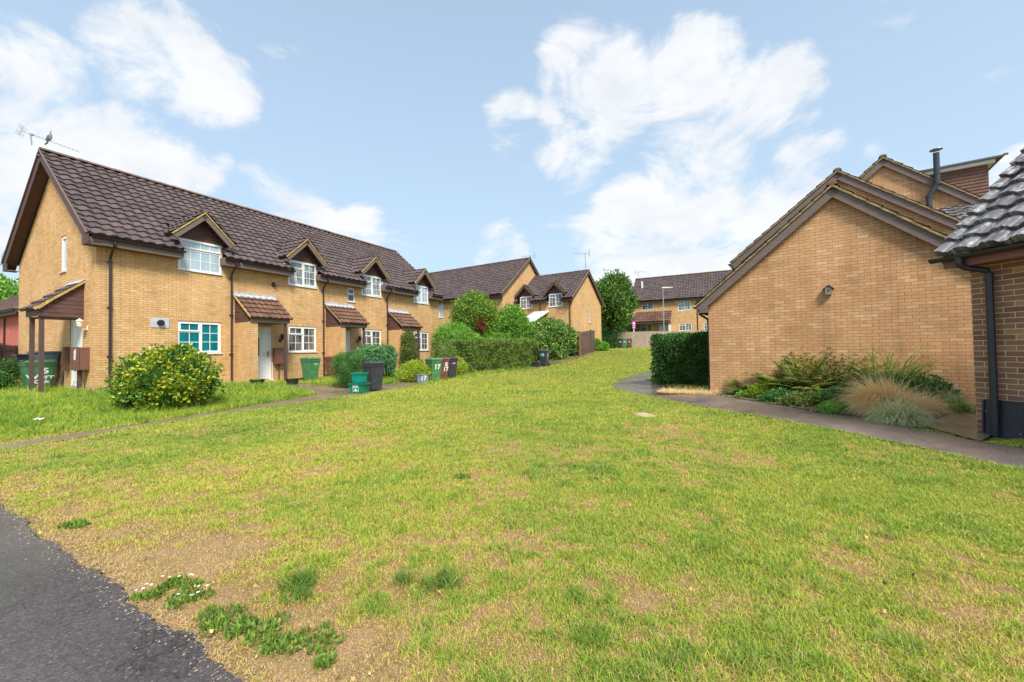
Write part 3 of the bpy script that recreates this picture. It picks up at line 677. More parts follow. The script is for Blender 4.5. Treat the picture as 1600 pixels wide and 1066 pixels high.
# white glazed lean-to on C
a = loc_of(oC, RB, 812, 505, -2.4); b = loc_of(oC, RB, 836, 505, -2.4); top = 3.55
r_ = thing('conservatory', 'white glazed lean-to roof showing between the shrubs', 'conservatory', (oC[0], oC[1], 0), RB)
m = MB(); x0, x1 = a[0], b[0]; zl = a[1]+.15; zh = loc_of(oC, RB, 828, 488, -.3)[1]
for i in range(8): x = x0+(x1-x0)*i/7; m.beam((x, -2.4, zl), (x, -.05, zh), .05, .05)
m.box(x0, x1, -2.44, -2.36, zl-.12, zl); m.box(x0, x1, -.1, -.02, zh-.03, zh+.05)
for xx in (x0, (x0+x1)/2, x1): m.box(xx-.04, xx+.04, -2.44, -2.36, .3, zl-.12)
m.box(x0, x1, -2.43, -2.37, .3, .9); m.build('frame', WHT, r_)
m = MB(); m.face([(x0, -2.4, zl-.03), (x1, -2.4, zl-.03), (x1, -.05, zh-.03), (x0, -.05, zh-.03)]); m.face([(x0, -2.4, .9), (x1, -2.4, .9), (x1, -2.4, zl-.12), (x0, -2.4, zl-.12)]); m.build('roof_glazing', glassmat('conservatory_glazing', (.45, .50, .50), .15, 1.0), r_)
# building E far
pE = pt(990, 545, 50.4); oE = pE[:2]; RE = math.atan2(D2[1], D2[0])
rE = thing('brick_house', 'distant wide brick house behind the grey wooden fence', 'house', (oE[0], oE[1], 0), RE)
z_e = lambda u, v, y=0: loc_of(oE, RE, u, v, y)
ezE = z_e(1000, 470.5, -.4)[1]
def rE_(u0, v0, u1, v1): return rect(oE, RE, u0, v0, u1, v1)
hE = [rE_(1003, 472.5, 1021, 485), rE_(1059.5, 469, 1079, 486), rE_(1001.5, 507, 1019, 518.5), rE_(1061, 505, 1081, 517)]
hE.append(rE_(1100, 504, 1107.5, 519)); hE[-1] = (hE[-1][0], hE[-1][0]+1.2, hE[-1][2], hE[-1][3])
gabled(rE, 15, 7.0, ezE, ezE+3.35, 1.4, holes=hE)
for h_ in hE: window(rE, I4, *h_, LT_TWO, G_DRK if h_[2] < 5 else G_SKY, sill=False)
pa = z_e(991, 503.5, -1.4); pb = z_e(1048, 502, -1.4); zt_ = z_e(1000, 488, 0)[1]
tt = (zt_-pa[1])/1.4; cc = 1/math.hypot(1, tt)
prf = tiles_obj('porch_roof', [tile_arrays((pa[0], -1.4, pa[1]), (1, 0, 0), (0, cc, tt*cc), pb[0]-pa[0], 1.4/cc, None, 4)], TIP, rE)
m = MB(); m.box(pa[0]+.05, pb[0]-.05, -1.36, -1.33, pa[1]-.25, pa[1]-.04); m.box(pa[0]+.05, pb[0]-.05, -1.33, -.01, pa[1]-.26, pa[1]-.24); m.build('fascia', FAS, prf)
m = MB(); m.box(pb[0]-.3, pb[0]-.15, -1.2, -.01, 1.5, pa[1]-.26); m.build('porch_side', WHS, rE)
dd = rE_(1030, 506, 1044, 530); m = MB(); m.box(dd[0], dd[1], -.03, -.004, 1.8, dd[3]); m.build('front_door', WHT, rE)
m = MB(); m.box(dd[0]+.25, dd[1]-.25, -.04, -.031, 2.9, dd[3]-.15); m.build('door_glass', G_BLUE, rE)
x = z_e(1090, 490)[0]; pipe(rE, [(x, -.38, ezE-.1), (x, -.06, ezE-.4), (x, -.06, 1.6)], .04)
m = MB(); ax = z_e(1055.5, 471); m.box(ax[0]-.17, ax[0]+.17, -.09, -.004, ax[1]-.17, ax[1]+.12); m.box(ax[0]-.12, ax[0]+.12, -.09, -.006, ax[1]-.21, ax[1]-.17)
m.build('alarm_box', CREAM, rE)
m = MB(); sx_ = z_e(1003.5, 446, 1.8); m.box(sx_[0]-.1, sx_[0]+.12, 1.65, 1.75, sx_[1]-.4, sx_[1]+.5); m.build('roof_vent', WHS, rE)
def simple_aerial(u, v0, v1, Y, label, w=1.0, rz=0):
    a = pt(u, v0, Y); b = pt(u, v1, Y); h = a[2]-b[2]
    yagi(tuple(b), rz, label, [(0, 0, 0), (0, 0, h)], w, 0, s=1.5)
simple_aerial(830, 400, 425, 38.2, 'faint aerial above the apex of the tall house', .9, R(170))
simple_aerial(915, 396, 424, 36.2, 'thin aerial on a tall mast above the dormered house', 1.1, R(185))
simple_aerial(997, 425, 433, 53.5, 'faint aerial on the distant house ridge', 1.2, R(10))

# ------------------------------------------------------------------ right side: garage and houses behind (gables face the green)
GA = math.atan2(-.5917676, .80610862); GO = np.array([5.5852, 11.5200]); GX = np.array([.80610862, -.5917676]); GY = np.array([.5917676, .80610862])
def gw_(x, y, z): p = GO+GX*x+GY*y; return (p[0], p[1], z)
def front_gable(root, x0, x1, dep, ezl, xap, zap, zb, over=.3, fo=.15, mat=BRG, til=TIL, xl=None, xr=None):
    tl_ = (zap-ezl)/(xap-(x0-over)); c = 1/math.hypot(1, tl_)
    w = MB(); wt = ezl+over*tl_-.16; pk = zap-.18
    w.wall([(x0, zb), (x1, zb), (x1, wt), (xap, pk), (x0, wt)])
    w.M = Matrix.Translation((x0, dep, 0)) @ Matrix.Rotation(R(-90), 4, 'Z'); w.wall([(0, zb), (dep, zb), (dep, ezl+.1), (0, ezl+.1)])
    w.M = Matrix.Translation((x1, 0, 0)) @ Matrix.Rotation(R(90), 4, 'Z'); w.wall([(0, zb), (dep, zb), (dep, ezl+.1), (0, ezl+.1)])
    w.M = Matrix.Translation((x1, dep, 0)) @ Matrix.Rotation(R(180), 4, 'Z'); W_ = x1-x0; w.wall([(0, zb), (W_, zb), (W_, wt), (x1-xap, pk), (0, wt)])
    w.build('wall', mat, root)
    HH = (xap-x0+over)/c
    roof = tiles_obj('roof', [tile_arrays((x0-over, dep+.1, ezl), (0, -1, 0), (c, 0, tl_*c), dep+.1+fo, HH, None, 6, .3, .33, .03, .028), tile_arrays((x1+over, -fo, ezl), (0, 1, 0), (-c, 0, tl_*c), dep+.1+fo, HH, None, 6, .3, .33, .03, .028)], til, root)
    rt = MB(); ridge_tiles(rt, (xap, -fo-.02, zap+.035), (xap, dep, zap+.035), .10); rt.build('ridge', RDG, roof)
    bb = MB()
    for q in (-1, 1):
        fx = x0-over if q < 0 else x1+over; bb.beam((fx, -fo+.035, ezl-.03), (xap, -fo+.035, zap-.03), .03, .20)
    fx = x0-over; bb.box(fx+.02, x0+.0, -fo+.021, -.004, ezl-.21, ezl-.19); bb.box(fx+.02, fx+.05, -fo+.021, dep, ezl-.2, ezl-.03)
    bb.face([(fx+.05, -fo+.022, ezl-.2), (x0+.02, -fo+.022, ezl-.2), (x0+.02, -fo+.022, ezl+.08)])
    bb.build('bargeboard', FAG, roof)
    so = MB()
    for q in (-1, 1):
        fx = x0-over if q < 0 else x1+over; so.face([(fx, -fo+.05, ezl-.2), (xap, -fo+.05, zap-.2), (xap, -.002, zap-.2), (fx, -.002, ezl-.2)])
    so.build('soffit', FAS, roof)
    vm = MB()
    for q in (-1, 1):
        fx = x0-over if q < 0 else x1+over
        n = int(HH/.33)
        for i in range(n+1):
            a0 = i*.33*c; a1 = min(HH, (i+1)*.33)*c
            if a1-a0 < .02: continue
            X0 = fx-q*a0; X1 = fx-q*a1; vm.beam((X0, -fo-.0, ezl+a0*tl_+.022), (X1, -fo-.0, ezl+a1*tl_+.008), .04, .045)
    vm.build('verge_mortar', MORG, roof)
    gu = MB(); gu.gutter((x0-over-.03, -fo+.02, ezl-.03), (x0-over-.03, dep, ezl-.03)); gu.build('gutter', BLK, roof)
    return roof
p = gw_(0, 0, 0)
rG = thing('brick_garage', 'single storey brick garage whose plain gable faces the green', 'garage', p, GA)
front_gable(rG, 0, 5.66, 4.0, 2.57, 2.83, 5.26, -.1)
m = MB(); m.tube([(-.28, .25, 2.5), (-.28, .25, 2.35), (-.08, .3, 2.2), (-.06, .3, 2.1), (-.06, .3, .1)], .034); m.build('downpipe', BLK, rG)
p = gw_(0, 4.0, 0)
rG2 = thing('brick_house', 'chalet house whose brick gable rises just behind the garage roof', 'house', p, GA)
front_gable(rG2, .36, 5.92, 3.0, 4.40, 3.14, 6.92, -.1)
# little dormer peeping out on its left slope
m = MB(); m.box(.22, 1.3, 2.2, 2.9, 4.4, 4.62); dd_ = m.build('side_dormer', FAS, rG2)
tiles_obj('side_dormer_roof', [tile_arrays((.12, 2.15, 4.60), (1, 0, 0), (0, .8, .6), 1.3, .7, None, 5, .2, .2)], TIL, dd_)
p = gw_(0, 7.0, 0)
rG3 = thing('brick_house', 'tallest right hand house with a box dormer and steel flue', 'house', p, GA)
front_gable(rG3, 1.4, 7.72, 7.0, 5.0, 4.56, 8.06, -.1)
bd_ = MB(); t3 = (8.06-5.0)/(4.56-1.1)
zr = lambda x: 8.06-(x-4.56)*t3
bd_.face([(5.45, .9, zr(5.45)), (7.28, .9, zr(7.28)), (7.28, .9, 7.38), (5.45, .9, 7.38)])
k = 0; z = 5.6
while z < 7.3:
    xl = max(5.3, 4.56+(8.06-z)/t3); bd_.box(xl, 7.29, .865-.0, .9, z, z+.012); bd_.face([(xl, .868, z), (7.29, .868, z), (7.29, .885, z+.11), (xl, .885, z+.11)]); z += .11
bd_.box(7.27, 7.285, .9, 5.0, 5.6, 7.38)
dmr = bd_.build('box_dormer', plain('hung_tiles', (.17, .085, .06), .75, .25, 20), rG3)
m = MB(); m.box(5.0, 7.42, .75, 5.1, 7.38, 7.50); m.build('dormer_fascia', WHS, dmr)
m = MB(); m.box(4.7, 7.6, .66, 5.2, 7.502, 7.56); m.box(7.55, 7.66, .56, .62, 7.50, 7.56); m.build('dormer_roof', plain('felt_grey', (.10, .095, .10), .7, .2), dmr)
ma = lambda g, off, z: (g, off-7.0, z)
m = MB(); fa_ = [(5.67, -.2, 5.2), (5.67, -.2, 6.35), (5.88, -.2, 6.75), (5.88, -.2, 7.78)]
m.tube(fa_, .08, 14); m.tube([(5.67, -.2, 6.30), (5.67, -.2, 6.38)], .093, 14); m.tube([(5.88, -.2, 6.72), (5.88, -.2, 6.80)], .093, 14); m.tube([(5.88, -.2, 7.05), (5.88, -.2, 7.08)], .093, 14)
for z in (6.0,): m.box(5.60, 5.74, -.2, -.005, z-.02, z+.02)
fl = m.build('flue', plain('flue_steel', (.06, .06, .075), .35, .2, metal=.4), rG3)
m = MB(); m.lathe([(0, .03), (.16, 0), (.165, -.02), (0, -.02)], (5.88, -.2, 7.9), 18); m.tube([(5.82, -.2, 7.78), (5.82, -.2, 7.9)], .008, 5); m.tube([(5.94, -.2, 7.78), (5.94, -.2, 7.9)], .008, 5); m.build('flue_cap', ALU, fl)
m = MB(); m.box(5.1, 6.75, -1.2, -.01, 4.6, 5.0); ln = m.build('lean_to', FAS, rG3)
tiles_obj('lean_to_roof', [tile_arrays((5.0, -1.25, 5.22), (1, 0, 0), (0, .86, .5), 1.75, 1.42, None, 6, .25, .3, .035)], TIN, ln)
# bird box
q = gw_(2.70, -.002, 2.72)
r_ = thing('bird_box', 'small grey bird box high on the garage gable', 'bird box', q, GA)
m = MB(); m.box(-.065, .065, -.12, 0, -.11, .06); m.face([(-.065, -.12, .06), (.065, -.12, .06), (0, -.12, .12)]); m.build('box', plain('aged_wood', (.22, .20, .17), .8, .3, 20), r_)
m = MB(); m.beam((-.11, -.065, .04), (0, -.065, .135), .15, .015); m.beam((.11, -.065, .04), (0, -.065, .135), .15, .015); m.build('roof', FAS, r_)
m = MB(); m.tube([(0, -.121, .0), (0, -.126, .0)], .02, 12); m.tube([(0, -.12, -.05), (0, -.16, -.05)], .006, 6); m.build('entrance_hole', BLK, r_)

# near house at the right edge
NA = (800-690)/635.; an = math.atan2(-110, 635.); N1 = np.array([math.sin(an), math.cos(an)]); N2 = np.array([math.cos(an), -math.sin(an)])
NP = np.array([6.7456, 5.64])+N1*.27; NRZ = math.atan2(-N1[1], -N1[0])
rN = thing('shortened_brick_house', 'nearest low house, cut short out of view to let sun past, of dark multicoloured brick with lichened grey roof tiles', 'building', (NP[0], NP[1], 0), NRZ)
def nw_(x, y, z): p_ = NP-N1*x+N2*y; return (p_[0], p_[1], z)
tn = .93; cn = 1/math.hypot(1, tn); w = MB(); LN, DN = 3.2, 3.6; zn = 2.68+(DN/2+.33)*tn  # unseen depth, length and ridge of the house cut down so sun reaches the bed
w.wall([(0, -.1), (LN, -.1), (LN, 2.56), (0, 2.56)])
gN = [(0, -.1), (DN, -.1), (DN, 2.75), (DN/2, zn-.2), (0, 2.75)]
w.M = Matrix.Translation((0, DN, 0)) @ Matrix.Rotation(R(-90), 4, 'Z'); w.wall(gN)
w.M = Matrix.Translation((LN, 0, 0)) @ Matrix.Rotation(R(90), 4, 'Z'); w.wall(gN); w.M = I4
w.face([(0, DN, -.1), (0, DN, 2.56), (LN, DN, 2.56), (LN, DN, -.1)])
w.build('wall', BRD, rN)
roofN = tiles_obj('roof', [tile_arrays((-.18, -.33, 2.68), (1, 0, 0), (0, cn, tn*cn), LN+.4, (DN/2+.33)/cn, None, 14, .3, .30, .05, .06), tile_arrays((LN+.2, DN+.33, 2.68), (-1, 0, 0), (0, -cn, tn*cn), LN+.4, (DN/2+.33)/cn, None, 3)], TIN, rN)
m = MB(); ridge_tiles(m, (-.18, DN/2, zn+.05), (LN+.2, DN/2, zn+.05), .12); m.build('ridge', RDG, roofN)
m = MB(); m.box(-.12, 3.4, -.30, -.27, 2.485, 2.63); m.box(-.12, 3.4, -.27, -.003, 2.50, 2.515)
m.beam((-.15, -.3, 2.63), (-.15, DN/2, 2.63+(DN/2+.3)*tn), .03, .16); m.build('fascia', woodmat('red_brown_fascia', (.20, .08, .06), .25), roofN)
m = MB(); m.gutter((-.23, -.36, 2.64), (3.4, -.36, 2.64), .058); m.tube([(.10, -.36, 2.66), (.10, -.36, 2.52)], .05, 14); m.build('gutter', BLK, roofN)
px_ = .25
m = MB(); m.tube([(.10, -.36, 2.56), (.10, -.36, 2.50), (.13, -.30, 2.46), (px_, -.12, 2.40), (px_, -.085, 2.36), (px_, -.085, .07)], .042, 16)
m.tube([(px_, -.085, 2.24), (px_, -.085, 2.32)], .05, 16); m.tube([(px_, -.085, .95), (px_, -.085, 1.0)], .047, 16); m.build('downpipe', BLK, rN)
r_ = thing('plastic_panel', 'black plastic panel with rounded rim leaning behind the black downpipe', 'panel', nw_(.10, 0, gh(*nw_(.1, 0, 0)[:2])), NRZ)
m = MB(Matrix.Translation((0, -.052, .0)) @ Matrix.Rotation(R(-3), 4, 'X')); W_, Hh = .44, .50
def rr_loop(w_, h_, r, o=0):
    pts = []
    for (cx, cz, a0) in ((w_-r, r, -90), (w_-r, h_-r, 0), (r, h_-r, 90), (r, r, 180)):
        for i in range(5): t = R(a0+i*22.5); pts.append((cx+(r-o)*math.cos(t), cz+(r-o)*math.sin(t)))
    return pts
Lo, Li = rr_loop(W_, Hh, .04), rr_loop(W_, Hh, .04, .018)
n = len(Lo)
m.face([(x, 0, z) for x, z in Li], None, 0)
for i in range(n):
    j = (i+1) % n; m.face([(Lo[i][0], -.02, Lo[i][1]), (Lo[j][0], -.02, Lo[j][1]), (Li[j][0], -.02, Li[j][1]), (Li[i][0], -.02, Li[i][1])]); m.face([(Li[i][0], -.02, Li[i][1]), (Li[j][0], -.02, Li[j][1]), (Li[j][0], 0, Li[j][1]), (Li[i][0], 0, Li[i][1])]); m.face([(Lo[i][0], -.02, Lo[i][1]), (Lo[i][0], .01, Lo[i][1]), (Lo[j][0], .01, Lo[j][1]), (Lo[j][0], -.02, Lo[j][1])])
m.face([(x, .01, z) for x, z in Lo][::-1], None, 0)
m.build('tray', plain('dark_blue_black_plastic', (.028, .026, .04), .45, .35, 5), r_)
m = MB(m.M); m.tube([(.03, -.001, .32), (.03, -.004, .32)], .009, 8); m.tube([(.38, -.001, .07), (.38, -.004, .07)], .009, 8); m.build('screws', ALU, r_)

# red brick house far left + fence + dish handled above
pL = pt(-40, 545, 27.0); RLh = math.atan2(D2[1], D2[0]); oL = pL[:2]
rL = thing('red_brick_house', 'red brick house glimpsed at the far left edge beyond the fence', 'house', (oL[0]-6*D2[0], oL[1]-6*D2[1], 0), RLh)
ezL = pt(20, 497, 27)[2]
gabled(rL, 16, 8, ezL, ezL+2.9, 0, brk=BRR, til=tilemat('red_roof_tiles', (.09, .05, .045), (.15, .085, .075), (.2, .14, .1), .7))
x = loc_of((oL[0]-6*D2[0], oL[1]-6*D2[1]), RLh, 9, 510)[0]; pipe(rL, [(x, -.06, ezL-.3), (x, -.06, 0)], .04)

# ------------------------------------------------------------------ fences
def fence(name, a, b, hgt, mat, label, post=None, board=.125, gap=.012, inst=3.0, ca='fence', dz=0):
    a = np.array(a[:2]); b = np.array(b[:2]); L = np.linalg.norm(b-a); rz = math.atan2(b[1]-a[1], b[0]-a[0]); d = (b-a)/L
    r_ = thing(name, label, ca, (a[0], a[1], 0), rz); m = MB(); x = 0; i = 0
    while x < L:
        p_ = a+d*(x+board/2); z = gh(*p_)+dz; hv = random.uniform(-.012, .012)
        m.box(x, min(L, x+board-gap), (-.012 if i % 2 else -.026), (.0 if i % 2 else -.013), z-.05, z+hgt+hv); x += board; i += 1
    for zz in (.3, hgt-.3):
        x = 0
        while x < L-.1:
            x2 = min(L, x+inst); z = (gh(*(a+d*x))+gh(*(a+d*x2)))/2+dz; m.box(x+.002, x2-.002, .001, .05, z+zz, z+zz+.08); x = x2
    m.build('boards', mat, r_)
    x = 0
    while x <= L+.01:
        z = gh(*(a+d*x))+dz; m = MB(); m.box(x-.05, x+.05, -.05, .07, z-.1, z+hgt+.06); m.build('post', post or mat, r_); x += inst
    return r_
fa0 = at(906, 557); fa1 = at(929.5, 549.5)
fence('dark_fence', fa0, fa1, 1.8, FENC, 'dark brown closeboard fence panel at the end of the ivy mass')
fence('brown_fence', (fa0[0]-.0, fa0[1]), (oC[0]+6.54*RBX[0]-.8, oC[1]+6.54*RBX[1]-1.2), 1.85, woodmat('orange_fence_wood', (.26, .13, .07), .4, (14, 14, 1.5)), 'weathered orange brown fence running back behind the ivy')
fe0 = pt(966, 543, 45.5); fe1 = pt(1135, 543, 44.0)
fence('grey_fence', fe0, fe1, 1.78, FENG, 'long pale grey wooden fence across the top of the green', post=CONC)
fl0 = tw(-.4, -8.2); fl1 = tw(-7, -5.2)
q0 = pt(-30, 600, 14.5); q1 = pt(36, 600, 20.0)
fence('left_fence', q0, q1, 1.75, FENC, 'dark weathered fence beside the gable at the far left', dz=-.1)

# ------------------------------------------------------------------ lamp post, agent board
q = pt(1038, 545, 46.2); zt_ = pt(1037, 451, 46.2)[2]
r_ = thing('street_lamp', 'slim grey street lamp standing before the distant house', 'street lamp', (q[0], q[1], gh(q[0], q[1])), 0)
hh = zt_-gh(q[0], q[1]); GALV = plain('galvanised_pole', (.33, .35, .36), .5, .15)
m = MB(); m.tube([(0, 0, 0), (0, 0, 1.4)], .08, 10); m.tube([(0, 0, 1.4), (0, 0, hh)], .05, 10, r2=.04); m.build('pole', GALV, r_)
m = MB(); m.tube([(0, 0, hh-.05), (.3, 0, hh+.05), (.6, 0, hh+.1)], .03, 8); m.build('arm', GALV, r_)
m = MB(); m.box(-.12, .75, -.12, .12, hh+.04, hh+.16); m.box(.75, 1.1, -.09, .09, hh+.07, hh+.14); m.build('lamp_head', WHS, r_)
q = pt(991, 545, 45.9)
r_ = thing('agents_board', 'purple and white estate agent board on a white post behind the fence', 'sign', (q[0], q[1], gh(q[0], q[1])), 0)
zs0 = pt(991, 514, 45.9)[2]; zs1 = pt(991, 501.5, 45.9)[2]; g0 = gh(q[0], q[1])
m = MB(); m.box(-.05, .05, -.02, .04, 0, zs1-g0); m.build('post', WHT, r_)
m = MB(); m.box(-.2, .2, -.06, -.025, zs0-g0, zs1-g0); m.build('board', plain('purple_board', (.42, .06, .30), .5, .1), r_)
m = MB(); m.box(-.12, .12, -.066, -.061, zs1-g0-.38, zs1-g0-.2); m.box(-.08, .08, -.066, -.061, zs1-g0-.58, zs1-g0-.5); m.box(-.08, .08, -.066, -.061, zs0-g0+.08, zs0-g0+.2); m.build('board_lettering', WHT, r_)

# ------------------------------------------------------------------ bins
def plastic(name, c):
    return plain(name, c, .42, .28, 5, bmp=.08)
PG = plastic('green_bin_plastic', (.075, .21, .085)); PGD = plastic('dark_green_bin_plastic', (.055, .19, .07)); PB = plastic('charcoal_bin_plastic', (.045, .045, .058)); PR = plastic('brown_bin_plastic', (.16, .062, .045))
LID = {}
def text_part(txt, size, M, mat, parent, name='house_number', ext=.002, bold=.008):
    cu = bpy.data.curves.new(name, 'FONT'); cu.body = txt; cu.size = size; cu.align_x = 'CENTER'; cu.align_y = 'CENTER'; cu.extrude = ext; cu.offset = bold; cu.resolution_u = 3; cu.space_line = .85
    cu.materials.append(mat); o = bpy.data.objects.new(name, cu); me = bpy.data.meshes.new_from_object(o); bpy.data.objects.remove(o); o = bpy.data.objects.new(name, me); o.matrix_local = M; fin(o, parent); return o
WPAINT = plain('white_paint', (.85, .85, .84), .6, .1, 25); TPAINT = plain('teal_paint', (.30, .68, .66), .6, .1)
def bin_(loc, rz, mat, label, h=1.06, group='wheelie bins', lidmat=None, openlid=False, w=.56, dp=.60):
    """front faces -y"""
    r_ = thing('wheelie_bin', label, 'wheelie bin', loc, rz, group); s = h/1.06
    m = MB(); B = [(-.19, -.20), (.19, -.20), (.19, .19), (-.19, .19)]; T = [(-.255, -.29), (.255, -.29), (.255, .27), (-.255, .27)]
    zb, zt = .05, .93
    def ringp(P, z, r=.035):
        out = []
        for k in range(4):
            p0, p1, p2 = Vector(P[k-1]), Vector(P[k]), Vector(P[(k+1) % 4]); a = (p0-p1).normalized()*r; b = (p2-p1).normalized()*r
            for t in (0, .33, .67, 1): q = p1+a*(1-t)**2+b*t**2; out.append((q.x*s, q.y*s, z*s))
        return out
    Bm = ringp([(x*1.04, y*1.04) for x, y in B], .09); B0 = ringp(B, zb); T0 = ringp(T, zt-.08); T1 = ringp([(x*1.07, y*1.06) for x, y in T], zt-.075); T2 = ringp([(x*1.07, y*1.06) for x, y in T], zt)
    for a, b in ((B0, Bm), (Bm, T0), (T0, T1), (T1, T2)):
        for k in range(16): m.face([a[k], a[(k+1) % 16], b[(k+1) % 16], b[k]], None, 0, False)
    m.face(B0[::-1]); m.face(T2)
    m.box(-.2*s, .2*s, .2*s, .24*s, .1*s, .2*s); m.build('body', mat, r_)
    l = MB(); L0 = ringp([(x*1.12, y*1.10-.01) for x, y in T], zt+.005, .05); L1 = ringp([(x*1.12, y*1.10-.01) for x, y in T], zt+.045, .05); L2 = ringp([(x*.92, y*.9) for x, y in T], zt+.085, .06); L3 = ringp([(x*.8, y*.78) for x, y in T], zt+.10, .06)
    for a, b in ((L0, L1), (L1, L2), (L2, L3)):
        for k in range(16): l.face([a[k], a[(k+1) % 16], b[(k+1) % 16], b[k]], None, 0, False)
    l.face(L0[::-1]); l.face(L3); l.build('lid', lidmat or mat, r_)
    hd = MB(); hd.tube([(-.2*s, .3*s, .92*s), (-.2*s, .37*s, .95*s), (.2*s, .37*s, .95*s), (.2*s, .3*s, .92*s)], .016*s, 8); hd.build('handle', mat, r_)
    for sx in (-1, 1):
        wh = MB(); wh.tube([(sx*.20*s, .22*s, .1*s), (sx*.26*s, .22*s, .1*s)], .1*s, 16); wh.build('wheel', BLK, r_)
    return r_
def face_cam(x, y, off=0): return math.atan2(y, x)-R(90)+off
fr = lambda s, z, y, rz=0, tilt=6.5: Matrix.Translation((s, y, z)) @ Matrix.Rotation(R(90)-R(-tilt)*0+R(tilt)*-1, 4, 'X')
def onfront(r_, txt, size, x, z, mat, vertical=False, **k):
    M = Matrix.Translation((x, -.2-.09*(z/.93)-.008, z)) @ Matrix.Rotation(R(90)+R(5.6), 4, 'X')
    if vertical: M = M @ Matrix.Rotation(R(-90), 4, 'Z')
    return text_part(txt, size, M, mat, r_, **k)
def onside(r_, txt, size, y, z, mat, sx=1, vertical=False, **k):
    M = Matrix.Translation((sx*(.19+.065*(z/.93)+.008), y, z)) @ Matrix.Rotation(R(90)*sx, 4, 'Z') @ Matrix.Rotation(R(90)+R(4), 4, 'X')
    if vertical: M = M @ Matrix.Rotation(R(-90), 4, 'Z')
    return text_part(txt, size, M, mat, r_, **k)
def lab(r_, x, z, y0=None):
    m = MB(Matrix.Translation((x, -.2-.09*(z/.93)-.006, z)) @ Matrix.Rotation(R(5.6), 4, 'X'))
    for i in range(4): m.box(-.075+i*.039, -.042+i*.039, -.003, .003, -.014+.003*(i % 2), .016)
    m.box(-.08, .08, .0031, .006, -.02, .022, 1)
    return m.build('label_sticker', [WPAINT, WPAINT], r_)
def gp(u, v): q = at(u, v); return q
# near green bin by house 2, brown behind
q = gp(485, 597); b1 = bin_(tuple(q), R(62), PG, 'pale green wheelie bin standing against the wall under the second ground window'); lab(b1, .06, .74)
q2 = tw(7.95, .55); b2 = bin_((q2[0], q2[1], gh(*q2)), TRZ, PR, 'brown wheelie bin half hidden beside the pale green one')
q = gp(584, 610.5); b3 = bin_(tuple(q), R(50), PB, 'charcoal wheelie bin beside the stacked green recycling boxes', h=1.08); lab(b3, .05, .72)
# row of three at number 17
q = gp(678, 595.5); b4 = bin_(tuple(q), R(42), PG, 'green wheelie bin painted 17, left one of three at the path'); onfront(b4, '17', .30, .02, .62, WPAINT, bold=.006)
q = gp(690, 594.5); b5 = bin_(tuple(q), R(42), PR, 'brown wheelie bin painted 17 below white letters'); onfront(b5, '17', .26, .06, .5, WPAINT, bold=.006); onfront(b5, 'HX', .2, .08, .76, WPAINT, True, bold=.005)
q = gp(703, 592.5); b6 = bin_(tuple(q), R(42), PB, 'charcoal wheelie bin right of the brown one at the path'); lab(b6, .05, .74)
q = gp(851, 572); b7 = bin_(tuple(q), R(-28), PB, 'charcoal wheelie bin painted with a teal 18 at the hedge end')
onfront(b7, '18', .30, -.04, .72, TPAINT, bold=.006)
for i, z in enumerate((.8, .66, .5)): onside(b7, '1 8 :'.split()[i], .17, .0, z, WPAINT, bold=.005)
q = gp(839, 573.5)
def crate(loc, rz, mat, label, w=.5, d=.38, h=.3, txt=None, tmat=None, logo=False, group='recycling boxes', name='recycling_box', taper=.82):
    r_ = thing(name, label, 'recycling box', loc, rz, group); m = MB(); a, b = w/2, d/2; t = .012; k = taper
    o0 = [(-a*k, -b*k, 0), (a*k, -b*k, 0), (a*k, b*k, 0), (-a*k, b*k, 0)]; o1 = [(-a, -b, h), (a, -b, h), (a, b, h), (-a, b, h)]
    i0 = [(x*.92, y*.92, .02) for x, y, z in o0]; i1 = [(x*.93, y*.93, h) for x, y, z in o1]
    m.face(o0[::-1]); m.face(i0)
    for j in range(4):
        j2 = (j+1) % 4; m.face([o0[j], o0[j2], o1[j2], o1[j]]); m.face([o1[j], o1[j2], i1[j2], i1[j]]); m.face([i1[j], i1[j2], i0[j2], i0[j]])
    m.build('box', mat, r_)
    rm = MB(); rm.box(-a-.02, a+.02, -b-.02, -b+.001, h-.045, h+.004); rm.box(-a-.02, a+.02, b-.001, b+.02, h-.045, h+.004); rm.box(-a-.02, -a+.001, -b+.001, b-.001, h-.045, h+.004); rm.box(a-.001, a+.02, -b+.001, b-.001, h-.045, h+.004); rm.build('rim', mat, r_)
    if txt: text_part(txt, h*.75, Matrix.Translation((.04*w, -b*.93-.006, h*.5)) @ Matrix.Rotation(R(90+8), 4, 'X'), tmat, r_, bold=.008)
    if logo:
        lm = MB(Matrix.Translation((-.02, -b*.92-.004, h*.47)) @ Matrix.Rotation(R(7), 4, 'X')); s_ = h*.30
        for (x0_, x1_, z0_, z1_) in ((-s_, s_, -s_, -s_*.9), (-s_, s_, s_*.9, s_), (-s_, -s_*.9, -s_*.9, s_*.9), (s_*.9, s_, -s_*.9, s_*.9)): lm.box(x0_, x1_, -.003, .002, z0_, z1_)
        for i in range(4): lm.box(-s_*.75+i*s_*.4, -s_*.5+i*s_*.4, -.003, .002, s_*.35, s_*.75)
        lm.face([(-s_*.6, -.003, -s_*.7), (s_*.6, -.003, -s_*.7), (0, -.003, s_*.2)]); lm.build('logo', WPAINT, r_)
    return r_
crate(tuple(q), R(-28), PB, 'low black recycling box in front of the bin painted 18', .5, .42, .3)
GB1 = plastic('green_box_plastic', (.0, .17, .09)); GB2 = plastic('teal_box_plastic', (.0, .23, .17)); GB3 = plastic('grey_box_plastic', (.16, .22, .24))
q = gp(562, 614); zb = q[2]; crate(tuple(q), R(-12), GB1, 'green recycling box with a white logo, lower of two', .56, .44, .34, logo=True)
crate((q[0]-.02, q[1]+.06, zb+.345), R(-18), GB2, 'small teal food caddy standing on the green box', .38, .34, .34, taper=.88)
